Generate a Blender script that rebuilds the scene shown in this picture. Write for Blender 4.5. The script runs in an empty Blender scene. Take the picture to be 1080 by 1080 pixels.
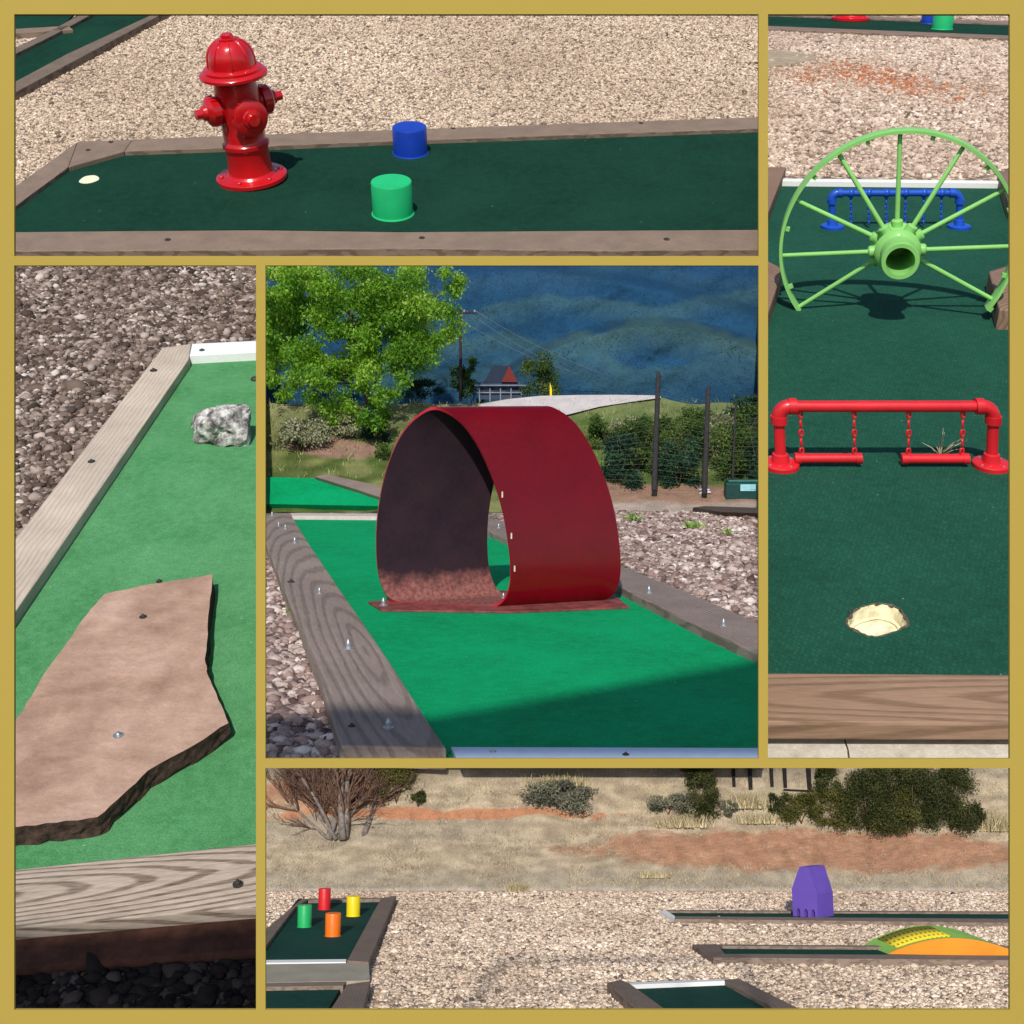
import bpy, math, random
import numpy as np
from mathutils import Vector, Matrix, noise
from mathutils.geometry import tessellate_polygon

random.seed(7); RNG = np.random.default_rng(7)
scene = bpy.context.scene
COL = scene.collection
PI = math.pi
F = 1300.0            # focal length, in units of a 1080-wide picture
U = 1.6               # metres to the nearest gravel
PITCH = math.radians(15)

# ------------------------------------------------------------------ camera
CAMLOC = Vector((0, 0, 2.4))
WC = Matrix.Translation(CAMLOC) @ Matrix.Rotation(-PITCH, 4, 'X')
cam = bpy.data.cameras.new('camera'); camo = bpy.data.objects.new('camera', cam); COL.objects.link(camo)
cam.sensor_width = 36; cam.lens = 36 * F / 1080; cam.clip_start = .05; cam.clip_end = 400
camo.location = CAMLOC; camo.rotation_euler = (math.radians(90) - PITCH, 0, 0)
scene.camera = camo

# ------------------------------------------------------------------ ground planes
def ray(px, py): return Vector(((px - 540) / F, 1, (540 - py) / F))
class Ground:
    """One sloping terrace: X right, Y away, Z up from its own ground."""
    def __init__(s, yh, yref, d, brk=None):
        H = (540 - yh) / F; q = math.sqrt(1 + H * H)
        s.n = Vector((0, -H / q, 1 / q)); s.f = Vector((0, 1 / q, H / q))
        s.h = -s.n.dot(ray(540, yref) * d); s.brk = brk
        m = Matrix(((1, s.f.x, s.n.x, 0), (0, s.f.y, s.n.y, 0), (0, s.f.z, s.n.z, 0), (0, 0, 0, 1)))
        m.translation = -s.h * s.n
        s.M = WC @ m
    def loc(s, p): return Vector((p.x, s.f.dot(p), s.n.dot(p) + s.h))
    def G(s, px, py, h=0.0):
        r = ray(px, py); return s.loc(r * ((h - s.h) / s.n.dot(r)))
    def A(s, px, py, d): return s.loc(ray(px, py) * d)
    def depth(s, p): return s.f.y * p.y + s.n.y * (p.z - s.h)
    def px(s, p): return s.depth(p) / F
    def proj(s, p):
        d = s.depth(p); z = s.f.z * p.y + s.n.z * (p.z - s.h); return 540 + F * p.x / d, 540 - F * z / d
    def S(s, px, py):
        if s.brk is None or py >= s.brk[0][0]: return s.G(px, py)
        b = s.brk
        for (y0, d0), (y1, d1) in zip(b, b[1:]):
            if py >= y1 or (y1, d1) == b[-1]:
                t = (y0 - py) / (y0 - y1); return s.A(px, py, d0 + (d1 - d0) * t)
    def hgt(s, px, yb, yt, base=None):
        p = s.S(px, yb) if base is None else base
        By = s.depth(p); Bz = s.f.z * p.y + s.n.z * (p.z - s.h); v = (540 - yt) / F
        return (v * By - Bz) / (s.n.z - v * s.n.y)
    def lean(s, px): return (px - 540) / F * s.n.y

PT = Ground(-410, 275, 9.4 * U)
PR = Ground(-115, 806, 3.6 * U)
PL = Ground(-90, 1070, 2.9 * U)
PC = Ground(405, 806, 1.9 * U, brk=[(541, 1.9 * U * 401 / 136), (415, 6.95 * U)])
PB = Ground(775, 1070, 1.0 * U, brk=[(940, U * 295 / 165.), (880, 1.86 * U), (800, 1.90 * U)])

# ------------------------------------------------------------------ objects
PM = {}
def link(o): COL.objects.link(o); return o
def tag(o, label=None, cat=None, group=None, kind=None):
    if label: o['label'] = label
    if cat: o['category'] = cat
    if group: o['group'] = group
    if kind: o['kind'] = kind
    return o
def thing(name, P, p, label, cat, group=None, rot=None):
    o = link(bpy.data.objects.new(name, None)); o.empty_display_size = .05
    m = Matrix.Translation(p) @ (rot.to_4x4() if rot else Matrix.Identity(4))
    PM[o.name] = m; o.matrix_world = P.M @ m
    return tag(o, label, cat, group)
def put(name, me, P, m, parent=None):
    """Link a mesh at panel-space matrix m, under parent when given."""
    o = link(bpy.data.objects.new(name, me)); PM[o.name] = m
    if parent is None: o.matrix_world = P.M @ m
    else:
        o.parent = parent; o.matrix_local = PM[parent.name].inverted() @ m
    return o
def children(o): return [c for c in bpy.data.objects if c.parent == o]
def copy_tree(o, parent=None):
    c = link(o.copy())
    PM[c.name] = PM[o.name]
    if parent is not None:
        ml = o.matrix_local.copy(); c.parent = parent; c.matrix_local = ml
    for ch in children(o): copy_tree(ch, c)
    return c

class MB:
    def __init__(s): s.v = []; s.f = []; s.mi = []; s.cur = 0
    def add(s, vs, fs):
        n = len(s.v); s.v += [Vector(v) for v in vs]
        for f in fs: s.f.append([i + n for i in f]); s.mi.append(s.cur)
        return s
    def prism(s, pts, z0, z1):
        n = len(pts)
        a = sum(pts[i][0] * pts[(i + 1) % n][1] - pts[(i + 1) % n][0] * pts[i][1] for i in range(n))
        if a < 0: pts = pts[::-1]
        vs = [(p[0], p[1], z0) for p in pts] + [(p[0], p[1], z1) for p in pts]
        fs = [list(range(n))[::-1], list(range(n, 2 * n))] + [[i, (i + 1) % n, n + (i + 1) % n, n + i] for i in range(n)]
        return s.add(vs, fs)
    def loft(s, a, b):
        """closed solid between two equal-length outlines"""
        n = len(a)
        return s.add(list(a) + list(b), [list(range(n))[::-1], list(range(n, 2 * n))] + [[i, (i + 1) % n, n + (i + 1) % n, n + i] for i in range(n)])
    def box(s, c, d, m=None):
        vs = []
        for z in (-1, 1):
            for x, y in ((-1, -1), (1, -1), (1, 1), (-1, 1)):
                v = Vector((x * d[0] / 2, y * d[1] / 2, z * d[2] / 2))
                if m: v = m @ v
                vs.append(v + Vector(c))
        return s.add(vs, [[3, 2, 1, 0], [4, 5, 6, 7], [0, 1, 5, 4], [1, 2, 6, 5], [2, 3, 7, 6], [3, 0, 4, 7]])
    def lathe(s, prof, seg=32, m=None, o=(0, 0, 0)):
        vs = []; fs = []; n = len(prof)
        for k in range(seg):
            a = 2 * PI * k / seg
            for r, z in prof:
                v = Vector((r * math.cos(a), r * math.sin(a), z))
                if m: v = m @ v
                vs.append(v + Vector(o))
        for k in range(seg):
            q = (k + 1) % seg
            for i in range(n - 1): fs.append([k * n + i, q * n + i, q * n + i + 1, k * n + i + 1])
        if prof[0][0] > 1e-9: fs.append([k * n for k in range(seg)][::-1])
        if prof[-1][0] > 1e-9: fs.append([k * n + n - 1 for k in range(seg)])
        return s.add(vs, fs)
    def tube(s, path, r, seg=10, closed=False, up=None):
        path = [Vector(p) for p in path]; n = len(path)
        rs = r if isinstance(r, (list, tuple)) else [r] * n
        vs = []; fs = []; ref = None
        for i, p in enumerate(path):
            t = (path[(i + 1) % n] - path[i - 1]) if closed else (path[min(i + 1, n - 1)] - path[max(i - 1, 0)])
            t = t.normalized() if t.length > 1e-12 else Vector((0, 0, 1))
            if ref is None:
                ref = t.orthogonal().normalized()
            ref = (ref - t * ref.dot(t)); ref = ref.normalized() if ref.length > 1e-9 else t.orthogonal().normalized()
            b = t.cross(ref)
            for k in range(seg):
                a = 2 * PI * k / seg
                vs.append(p + (ref * math.cos(a) + b * math.sin(a)) * rs[i])
        for i in range(n if closed else n - 1):
            j = (i + 1) % n
            for k in range(seg):
                q = (k + 1) % seg
                fs.append([i * seg + k, i * seg + q, j * seg + q, j * seg + k])
        if not closed:
            fs.append(list(range(seg))[::-1]); fs.append([(n - 1) * seg + k for k in range(seg)])
        return s.add(vs, fs)
    def shear(s, k, o=0.0):
        for v in s.v: v.x += k * (v.z - o)
        return s
    def mesh(s, name, mats, smooth=False, ang=None):
        me = bpy.data.meshes.new(name); me.from_pydata([tuple(v) for v in s.v], [], s.f)
        for m in (mats if isinstance(mats, (list, tuple)) else [mats]): me.materials.append(m)
        if any(s.mi): me.polygons.foreach_set('material_index', s.mi)
        if smooth: me.polygons.foreach_set('use_smooth', [True] * len(s.f))
        me.update()
        if ang is not None: me.set_sharp_from_angle(angle=math.radians(ang))
        return me

def np_mesh(name, co, faces, mat, smooth=False, tint=None, rgb=None):
    """co (n,3), faces (m,k) of equal size"""
    me = bpy.data.meshes.new(name); k = faces.shape[1]
    me.vertices.add(len(co)); me.vertices.foreach_set('co', co.astype(np.float32).ravel())
    me.loops.add(faces.size); me.loops.foreach_set('vertex_index', faces.astype(np.int32).ravel())
    me.polygons.add(len(faces)); me.polygons.foreach_set('loop_start', np.arange(0, faces.size, k, dtype=np.int32))
    if smooth: me.polygons.foreach_set('use_smooth', np.ones(len(faces), dtype=bool))
    if tint is not None:
        a = me.attributes.new('tint', 'FLOAT', 'POINT'); a.data.foreach_set('value', tint.astype(np.float32))
    if rgb is not None:
        a = me.attributes.new('soil', 'FLOAT_COLOR', 'POINT')
        a.data.foreach_set('color', np.concatenate([rgb, np.ones((len(rgb), 1))], 1).astype(np.float32).ravel())
    me.update(calc_edges=True); me.validate(); me.materials.append(mat)
    return me

def bevel(o, w, seg=2):
    b = o.modifiers.new('bevel', 'BEVEL'); b.width = w; b.segments = seg; b.limit_method = 'ANGLE'; b.angle_limit = math.radians(35)
    return o

# ------------------------------------------------------------------ materials
class N:
    def __init__(s, name):
        s.m = bpy.data.materials.new(name); s.m.use_nodes = True; s.t = s.m.node_tree; s.t.nodes.clear()
        s.out = s.n('ShaderNodeOutputMaterial'); s.b = s.n('ShaderNodeBsdfPrincipled'); s.l(s.b.outputs[0], s.out.inputs[0])
        s.tc = s.n('ShaderNodeTexCoord')
    def n(s, t, **k):
        x = s.t.nodes.new(t)
        for a, v in k.items(): setattr(x, a, v)
        return x
    def l(s, a, b): s.t.links.new(a, b)
    def mapping(s, scale=(1, 1, 1), rot=(0, 0, 0), src=None):
        m = s.n('ShaderNodeMapping'); m.inputs['Scale'].default_value = scale; m.inputs['Rotation'].default_value = rot
        s.l(src or s.tc.outputs['Object'], m.inputs[0]); return m.outputs[0]
    def noise(s, scale, detail=4, vec=None, rough=.55, dist=0):
        x = s.n('ShaderNodeTexNoise'); x.inputs['Scale'].default_value = scale; x.inputs['Detail'].default_value = detail
        x.inputs['Roughness'].default_value = rough; x.inputs['Distortion'].default_value = dist
        s.l(vec or s.tc.outputs['Object'], x.inputs['Vector']); return x.outputs[0]
    def ramp(s, fac, stops, interp='LINEAR'):
        r = s.n('ShaderNodeValToRGB'); e = r.color_ramp.elements; r.color_ramp.interpolation = interp
        while len(e) < len(stops): e.new(.5)
        for q, (p, c) in zip(e, stops): q.position = p; q.color = (*c, 1) if len(c) == 3 else c
        s.l(fac, r.inputs[0]); return r.outputs[0]
    def mix(s, f, a, b, mode='MIX'):
        x = s.n('ShaderNodeMix', data_type='RGBA', blend_type=mode)
        for sock, v in ((x.inputs[0], f), (x.inputs[6], a), (x.inputs[7], b)):
            if isinstance(v, (int, float)): sock.default_value = v
            elif isinstance(v, tuple): sock.default_value = (*v, 1)
            else: s.l(v, sock)
        return x.outputs[2]
    def bump(s, h, strength=.5, dist=.01, prev=None):
        x = s.n('ShaderNodeBump'); x.inputs['Strength'].default_value = strength; x.inputs['Distance'].default_value = dist
        s.l(h, x.inputs['Height'])
        if prev: s.l(prev, x.inputs['Normal'])
        return x.outputs[0]
    def done(s, col, rough=.8, normal=None, spec=.3, coat=0, metal=0):
        if isinstance(col, tuple): s.b.inputs['Base Color'].default_value = (*col, 1)
        else: s.l(col, s.b.inputs['Base Color'])
        if isinstance(rough, (int, float)): s.b.inputs['Roughness'].default_value = rough
        else: s.l(rough, s.b.inputs['Roughness'])
        s.b.inputs['Specular IOR Level'].default_value = spec; s.b.inputs['Coat Weight'].default_value = coat
        s.b.inputs['Coat Roughness'].default_value = .12
        s.b.inputs['Metallic'].default_value = metal
        if normal: s.l(normal, s.b.inputs['Normal'])
        return s.m

def mul(c, k): return tuple(min(1, x * k) for x in c)
def m_flat(name, c, rough=.6, scale=30, var=.15, bump=.0, dist=.005, spec=.3, coat=0, metal=0, detail=5):
    n = N(name); z = n.noise(scale, detail)
    col = n.ramp(z, [(.3, mul(c, 1 - var)), (.7, mul(c, 1 + var))])
    return n.done(col, rough, n.bump(z, bump, dist) if bump else None, spec, coat, metal)
def m_paint(name, c, px, rough=.35, wear=None, coat=.2, amount=.62):
    """painted metal with faint grime, small chips and uneven gloss"""
    n = N(name); a = n.noise(1 / (40 * px), 5); b = n.noise(1 / (6 * px), 6, rough=.7)
    col = n.ramp(a, [(.3, mul(c, .86)), (.65, mul(c, 1.08))])
    if wear:
        k = n.ramp(b, [(amount, (0, 0, 0)), (amount + .04, (1, 1, 1))]); col = n.mix(k, col, wear)
    r = n.ramp(b, [(.3, (rough * .8,) * 3), (.7, (min(1, rough * 1.35),) * 3)])
    return n.done(col, r, n.bump(b, .12, 1.0 * px), .4, coat)
def m_turf(name, c1, c2, px, knit=False, speck=None, fuzz=1.0):
    n = N(name)
    big = n.noise(1 / (110 * px), 4); mid = n.noise(1 / (9 * px), 4); fine = n.noise(1 / (1.6 * px), 3, rough=.8)
    col = n.ramp(big, [(.35, c1), (.68, c2)])
    col = n.mix(n.ramp(mid, [(.35, (.0,) * 3), (.75, (.55,) * 3)]), col, mul(c2, 1.25))
    col = n.mix(.5 * fuzz, col, n.ramp(fine, [(.3, (.45,) * 3), (.7, (1.5,) * 3)]), 'MULTIPLY')
    if speck:
        v = n.n('ShaderNodeTexVoronoi'); v.inputs['Scale'].default_value = 1 / (17 * px); n.l(n.tc.outputs['Object'], v.inputs['Vector'])
        k = n.ramp(v.outputs['Distance'], [(.035, (1, 1, 1)), (.06, (0, 0, 0))])
        k = n.mix(1.0, k, n.ramp(n.noise(1 / (60 * px), 2), [(.5, (0, 0, 0)), (.56, (1, 1, 1))]), 'MULTIPLY')
        col = n.mix(k, col, speck)
    h = fine
    if knit:
        v = n.n('ShaderNodeTexVoronoi', feature='F1'); v.inputs['Scale'].default_value = 1 / (3.6 * px); v.inputs['Randomness'].default_value = .35
        n.l(n.mapping((1, .62, 1), (0, 0, .6)), v.inputs['Vector']); 
        col = n.mix(.45, col, n.ramp(v.outputs['Distance'], [(.1, (1.5,) * 3), (.6, (.45,) * 3)]), 'MULTIPLY')
        nb = n.bump(v.outputs['Distance'], .35, -1.5 * px)
        return n.done(col, .85, n.bump(h, .4, 1.2 * px, nb), .15)
    return n.done(col, .9, n.bump(h, .6, 1.5 * px), .12)
def m_wood(name, c1, c2, w, rough=.65, ring=1.0, contrast=1.0, arch=None):
    """moulded grey-brown decking board: long grain with flat-sawn arches, board along X, w = board width"""
    n = N(name)
    v = n.mapping((.36 / w, 1.0 / w, 1.0 / w))
    wv = n.n('ShaderNodeTexWave', wave_type='BANDS', bands_direction='Y'); wv.inputs['Scale'].default_value = 2.6
    wv.inputs['Distortion'].default_value = 9.0 * ring; wv.inputs['Detail'].default_value = 3; wv.inputs['Detail Scale'].default_value = .55
    wv.inputs['Detail Roughness'].default_value = .4
    if arch:
        wv.wave_type = 'RINGS'; wv.rings_direction = 'Z'; wv.inputs['Distortion'].default_value = 3.4; wv.inputs['Scale'].default_value = arch[2]
        wv.inputs['Detail Scale'].default_value = 1.2
        mp_ = n.n('ShaderNodeMapping'); mp_.inputs['Scale'].default_value = (arch[0] / w, 1 / w, 1 / w); mp_.inputs['Location'].default_value = (arch[1], arch[3], 0); mp_.inputs['Rotation'].default_value = (.5, 0, 0)
        n.l(n.tc.outputs['Object'], mp_.inputs[0]); v = mp_.outputs[0]
    n.l(v, wv.inputs['Vector'])
    g = n.noise(9, 5, n.mapping((.35 / w, 3.5 / w, 3.5 / w)), .65)
    bl = n.noise(1.2, 3, n.mapping((.5 / w, .6 / w, 1 / w)))
    col = n.ramp(wv.outputs['Fac'], [(.12, mul(c1, 1 - .25 * contrast)), (.45, c2), (.9, c2)])
    col = n.mix(.45, col, n.ramp(g, [(.3, mul(c1, .9)), (.7, mul(c2, 1.15))]))
    col = n.mix(.5, col, n.ramp(bl, [(.3, (.72,) * 3), (.7, (1.2,) * 3)]), 'MULTIPLY')
    nb = n.bump(wv.outputs['Fac'], .3, .012 * w)
    return n.done(col, rough, n.bump(g, .25, .02 * w, nb), .25)
def m_tint(name, stops, rough=.85, spec=.2, px=None, trans=None, twop=None):
    n = N(name); a = n.n('ShaderNodeAttribute', attribute_name='tint')
    col = n.ramp(a.outputs['Fac'], stops)
    nb = None
    if px:
        z = n.noise(1 / (1.2 * px), 4); col = n.mix(.6, col, n.ramp(z, [(.3, (.6,) * 3), (.7, (1.3,) * 3)]), 'MULTIPLY'); nb = n.bump(z, .4, .8 * px)
    m = n.done(col, rough, nb, spec)
    if trans:
        t = n.n('ShaderNodeBsdfTranslucent'); n.l(n.mix(1.0, col, trans, 'MULTIPLY'), t.inputs[0])
        mx = n.n('ShaderNodeMixShader'); mx.inputs[0].default_value = .35
        n.l(n.b.outputs[0], mx.inputs[1]); n.l(t.outputs[0], mx.inputs[2]); n.l(mx.outputs[0], n.out.inputs[0])
    return m
def m_gravel(name, cols, px, size):
    n = N(name); v = n.n('ShaderNodeTexVoronoi'); v.inputs['Scale'].default_value = 1 / (size * px); n.l(n.tc.outputs['Object'], v.inputs['Vector'])
    s_ = n.n('ShaderNodeSeparateColor'); n.l(v.outputs['Color'], s_.inputs[0])
    col = n.ramp(s_.outputs[0], cols)
    col = n.mix(1, col, n.ramp(v.outputs['Distance'], [(.25, (1.0,) * 3), (.75, (.5,) * 3)]), 'MULTIPLY')
    return n.done(col, .9, n.bump(v.outputs['Distance'], .9, -size * .4 * px), .2)
def m_soil(name, px, amount=.5, fine=2.0):
    n = N(name); a = n.n('ShaderNodeAttribute', attribute_name='soil')
    z = n.noise(1 / (fine * px), 5, rough=.75); q = n.noise(1 / (14 * px), 4)
    col = n.mix(amount, a.outputs['Color'], n.ramp(z, [(.3, (.5,) * 3), (.7, (1.5,) * 3)]), 'MULTIPLY')
    col = n.mix(amount, col, n.ramp(q, [(.3, (.6,) * 3), (.7, (1.3,) * 3)]), 'MULTIPLY')
    return n.done(col, .95, n.bump(z, .8, 2 * px), .1)

# ------------------------------------------------------------------ builders shared by the terraces
def ground(name, P, pts, mat, z=0.0, thick=.05):
    p = [P.G(x, y, z) for x, y in pts]; c = sum(p, Vector()) / len(p)
    o = put(name, MB().prism([(q.x - c.x, q.y - c.y) for q in p], z - thick, z).mesh(name, mat), P, Matrix.Translation((c.x, c.y, 0)))
    return tag(o, kind='structure')
def poly_part(name, P, pts, h, mat, parent, z0=0.0, bev=0.0, axis=None, h_unproj=None, tilt=0.0):
    """solid part whose top outline is seen at these picture points; X runs along its first edge"""
    p = [P.G(x, y, h) for x, y in pts]
    d = (p[1] - p[0]) if axis is None else (p[axis[1]] - p[axis[0]])
    a = math.atan2(d.y, d.x); c = sum(p, Vector()) / len(p); c.z = 0
    R = Matrix.Rotation(-a, 3, 'Z'); q = [R @ (v - c) for v in p]
    me = MB().prism([(v.x, v.y) for v in q], z0, h).mesh(name, mat)
    o = put(name, me, P, Matrix.Translation(c) @ Matrix.Rotation(a, 4, 'Z'), parent)
    if bev: bevel(o, bev)
    return o
def turf_part(P, pts, h, mat, parent, hole=None, name='turf'):
    p = [P.G(x, y, h) for x, y in pts]; c = sum(p, Vector()) / len(p); c.z = 0
    out = [v - c for v in p]; mb = MB()
    if hole is None:
        mb.prism([(v.x, v.y) for v in out], 0.0, h)
    else:
        hl = [v - c for v in hole]
        for l in (out, hl):
            for v in l: v.z = h
        tri = tessellate_polygon([out, hl]); allv = out + hl
        mb.add(allv, [[a, b, d] for a, b, d in tri])
        for v in mb.f:
            a, b, d = (allv[i] for i in v)
            if (b - a).cross(d - a).z < 0: v.reverse()
        n = len(out); mb.add(out + [Vector((v.x, v.y, 0)) for v in out], [[i, (i + 1) % n, n + (i + 1) % n, n + i] for i in range(n)])
    return put(name, mb.mesh(name, mat), P, Matrix.Translation(c), parent)
def lathe_part(name, P, m, prof, mat, parent, seg=32, ang=35, lean=None):
    return put(name, MB().lathe(prof, seg).mesh(name, mat, True, ang), P, m, parent)
def bolt(P, px, py, h, r, mat, parent, kind='nut', k=1.0):
    p = P.G(px, py, h); s = P.px(p) * r
    if kind == 'nut':
        pr = [(1.15 * s, 0), (1.15 * s, .25 * s), (.62 * s, .3 * s), (.6 * s, 1.1 * s * k), (.42 * s, 1.35 * s * k), (.28 * s, 1.9 * s * k), (0, 2.1 * s * k)]
    else:
        pr = [(1.0 * s, 0), (1.0 * s, .22 * s), (.8 * s, .3 * s), (.3 * s, .32 * s), (.25 * s, .12 * s), (0, .12 * s)]
    return put('bolt', MB().lathe(pr, 12).mesh('bolt', mat, True, 30), P, Matrix.Translation(p), parent)

def rock_base():
    t = (1 + 5 ** .5) / 2
    v = np.array([(-1, t, 0), (1, t, 0), (-1, -t, 0), (1, -t, 0), (0, -1, t), (0, 1, t), (0, -1, -t), (0, 1, -t), (t, 0, -1), (t, 0, 1), (-t, 0, -1), (-t, 0, 1)], float)
    v /= np.linalg.norm(v[0])
    f = np.array([(0, 11, 5), (0, 5, 1), (0, 1, 7), (0, 7, 10), (0, 10, 11), (1, 5, 9), (5, 11, 4), (11, 10, 2), (10, 7, 6), (7, 1, 8), (3, 9, 4), (3, 4, 2), (3, 2, 6), (3, 6, 8), (3, 8, 9), (4, 9, 5), (2, 4, 11), (6, 2, 10), (8, 6, 7), (9, 8, 1)])
    return v, f
def inside(poly, x, y):
    r = np.zeros(len(x), bool); n = len(poly)
    for i in range(n):
        x0, y0 = poly[i]; x1, y1 = poly[(i + 1) % n]
        c = ((y0 > y) != (y1 > y)) & (x < (x1 - x0) * (y - y0) / ((y1 - y0) if y1 != y0 else 1e-9) + x0)
        r ^= c
    return r
def pebbles(P, pts, size, mat, cover=1.25, holes=(), big=.25, stain=None, flat=.62, smooth=False, yslope=None):
    """loose stones lying all over one gravel bed, one object"""
    poly = [(p.x, p.y) for p in (P.G(x, y) for x, y in pts)]
    hp = [[(p.x, p.y) for p in (P.G(x, y) for x, y in h)] for h in holes]
    xs = [p[0] for p in poly]; ys = [p[1] for p in poly]
    area = abs(sum(poly[i][0] * poly[(i + 1) % len(poly)][1] - poly[(i + 1) % len(poly)][0] * poly[i][1] for i in range(len(poly)))) / 2
    box = (max(xs) - min(xs)) * (max(ys) - min(ys)); n = int(cover * area / size ** 2 * box / area)
    x = RNG.uniform(min(xs), max(xs), n); y = RNG.uniform(min(ys), max(ys), n)
    k = inside(poly, x, y)
    for h in hp: k &= ~inside(h, x, y)
    x = x[k]; y = y[k]; n = len(x)
    bv, bf = rock_base()
    r = size * .62 * np.exp(RNG.normal(0, big, n))
    v = np.repeat(bv[None], n, 0) * (1 + RNG.normal(0, .16, (n, 12, 1)))
    v *= np.stack([RNG.uniform(.75, 1.35, n), RNG.uniform(.65, 1.0, n), RNG.uniform(.45, .8, n) * flat / .62], 1)[:, None]
    a = RNG.uniform(0, 2 * PI, n); t = RNG.normal(0, .35, n)
    ca, sa, ct, st = np.cos(a), np.sin(a), np.cos(t), np.sin(t)
    y1 = v[..., 1] * ct[:, None] - v[..., 2] * st[:, None]; z1 = v[..., 1] * st[:, None] + v[..., 2] * ct[:, None]
    x2 = v[..., 0] * ca[:, None] - y1 * sa[:, None]; y2 = v[..., 0] * sa[:, None] + y1 * ca[:, None]
    v = np.stack([x2, y2, z1], 2) * r[:, None, None]
    v[..., 0] += x[:, None]; v[..., 1] += y[:, None]; v[..., 2] += (r * RNG.uniform(-.1, .25, n))[:, None]
    tint = RNG.beta(1.7, 1.7, n); L_ = math.sqrt(area); ph = RNG.uniform(0, 6, 8)
    lo_ = sum(np.sin(x * (k + 2) * 5.1 / L_ * (-1) ** k + y * (k + 1.3) * 4.3 / L_ + ph[k]) * np.sin(y * (k + 1) * 6.7 / L_ + ph[k + 4]) / (1 + .4 * k) for k in range(4))
    tint = np.clip(tint * (1 + .16 * lo_) - .02 * lo_, 0, 1)
    if stain: tint = stain(x, y, tint)
    f = (bf[None] + (np.arange(n) * 12)[:, None, None]).reshape(-1, 3)
    me = np_mesh('gravel_stones', v.reshape(-1, 3), f, mat, smooth, np.repeat(tint, 12))
    o = put('gravel_stones', me, P, Matrix.Identity(4))
    return o

def leaf_cloud(blobs, n, size, mat, name, elong=2.2, tri=False, shell=.55, droop=0.0, keep=None):
    """blobs: (centre, (rx,ry,rz), weight); returns a mesh of small leaf faces"""
    w = np.array([b[2] for b in blobs], float); w /= w.sum()
    idx = RNG.choice(len(blobs), n, p=w)
    C = np.array([tuple(b[0]) for b in blobs])[idx]; Rr = np.array([b[1] for b in blobs])[idx]
    d = RNG.normal(size=(n, 3)); d /= np.linalg.norm(d, axis=1)[:, None]
    rad = (shell + (1 - shell) * RNG.random(n)) * RNG.uniform(.82, 1.12, n)
    c = C + d * rad[:, None] * Rr
    t = RNG.normal(size=(n, 3)); t[:, 2] -= droop * 2; t /= np.linalg.norm(t, axis=1)[:, None]
    u = np.cross(t, RNG.normal(size=(n, 3))); u /= np.linalg.norm(u, axis=1)[:, None]
    s = size * np.exp(np.clip(RNG.normal(0, .28, n), -.6, .5))[:, None]
    bt = RNG.random(len(blobs))
    if keep is not None:
        k_ = keep(c); c, t, u, s, idx = c[k_], t[k_], u[k_], s[k_], idx[k_]; n = len(c)
    tint = np.clip(.55 * bt[idx] + .45 * RNG.random(n), 0, 1)
    if tri:
        co = np.stack([c - u * s * .5, c + u * s * .5, c + t * s * elong], 1); f = np.arange(n * 3).reshape(n, 3); k = 3
    else:
        co = np.stack([c, c + (u * .5 + t * elong * .5) * s, c + t * s * elong, c + (-u * .5 + t * elong * .5) * s], 1); f = np.arange(n * 4).reshape(n, 4); k = 4
    return np_mesh(name, co.reshape(-1, 3), f, mat, False, np.repeat(tint, k))

def blades(P, name, pts, hmin, hmax, wid, mat, lean=.4):
    """grass blades growing at the given panel-space points"""
    n = len(pts); p = np.array([tuple(q) for q in pts]); a = RNG.uniform(0, 2 * PI, n)
    h = RNG.uniform(hmin, hmax, n)[:, None]; d = np.stack([np.cos(a), np.sin(a), np.zeros(n)], 1); w = wid
    tip = np.stack([RNG.normal(0, lean, n), RNG.normal(0, lean, n), np.ones(n)], 1) * h
    co = np.stack([p - d * w, p + d * w, p + tip], 1).reshape(-1, 3)
    me = np_mesh(name, co, np.arange(n * 3).reshape(n, 3), mat, False, np.repeat(RNG.random(n), 3))
    return put(name, me, P, Matrix.Identity(4))

# ------------------------------------------------------------------ world, sun
EL = math.radians(31) + PITCH; SX = -.10
sd = Vector((SX, -math.cos(EL), math.sin(EL))).normalized()
L = bpy.data.lights.new('sun', 'SUN'); L.energy = 4.0; L.angle = math.radians(1.15); L.color = (1, .955, .88)
lo = link(bpy.data.objects.new('sun', L)); lo.rotation_euler = (-sd).to_track_quat('-Z', 'Y').to_euler(); lo.location = (0, -3, 6)
w = bpy.data.worlds.new('World'); scene.world = w; w.use_nodes = True
sk = w.node_tree.nodes.new('ShaderNodeTexSky'); sk.sky_type = 'NISHITA'; sk.sun_disc = False
sk.sun_elevation = EL; sk.sun_rotation = math.atan2(sd.x, sd.y)
bg = w.node_tree.nodes['Background']; bg.inputs[1].default_value = .11
w.node_tree.links.new(sk.outputs[0], bg.inputs[0])
scene.view_settings.view_transform = 'Standard'; scene.view_settings.look = 'None'; scene.view_settings.exposure = 0.0
scene.cycles.max_bounces = 6

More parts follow.
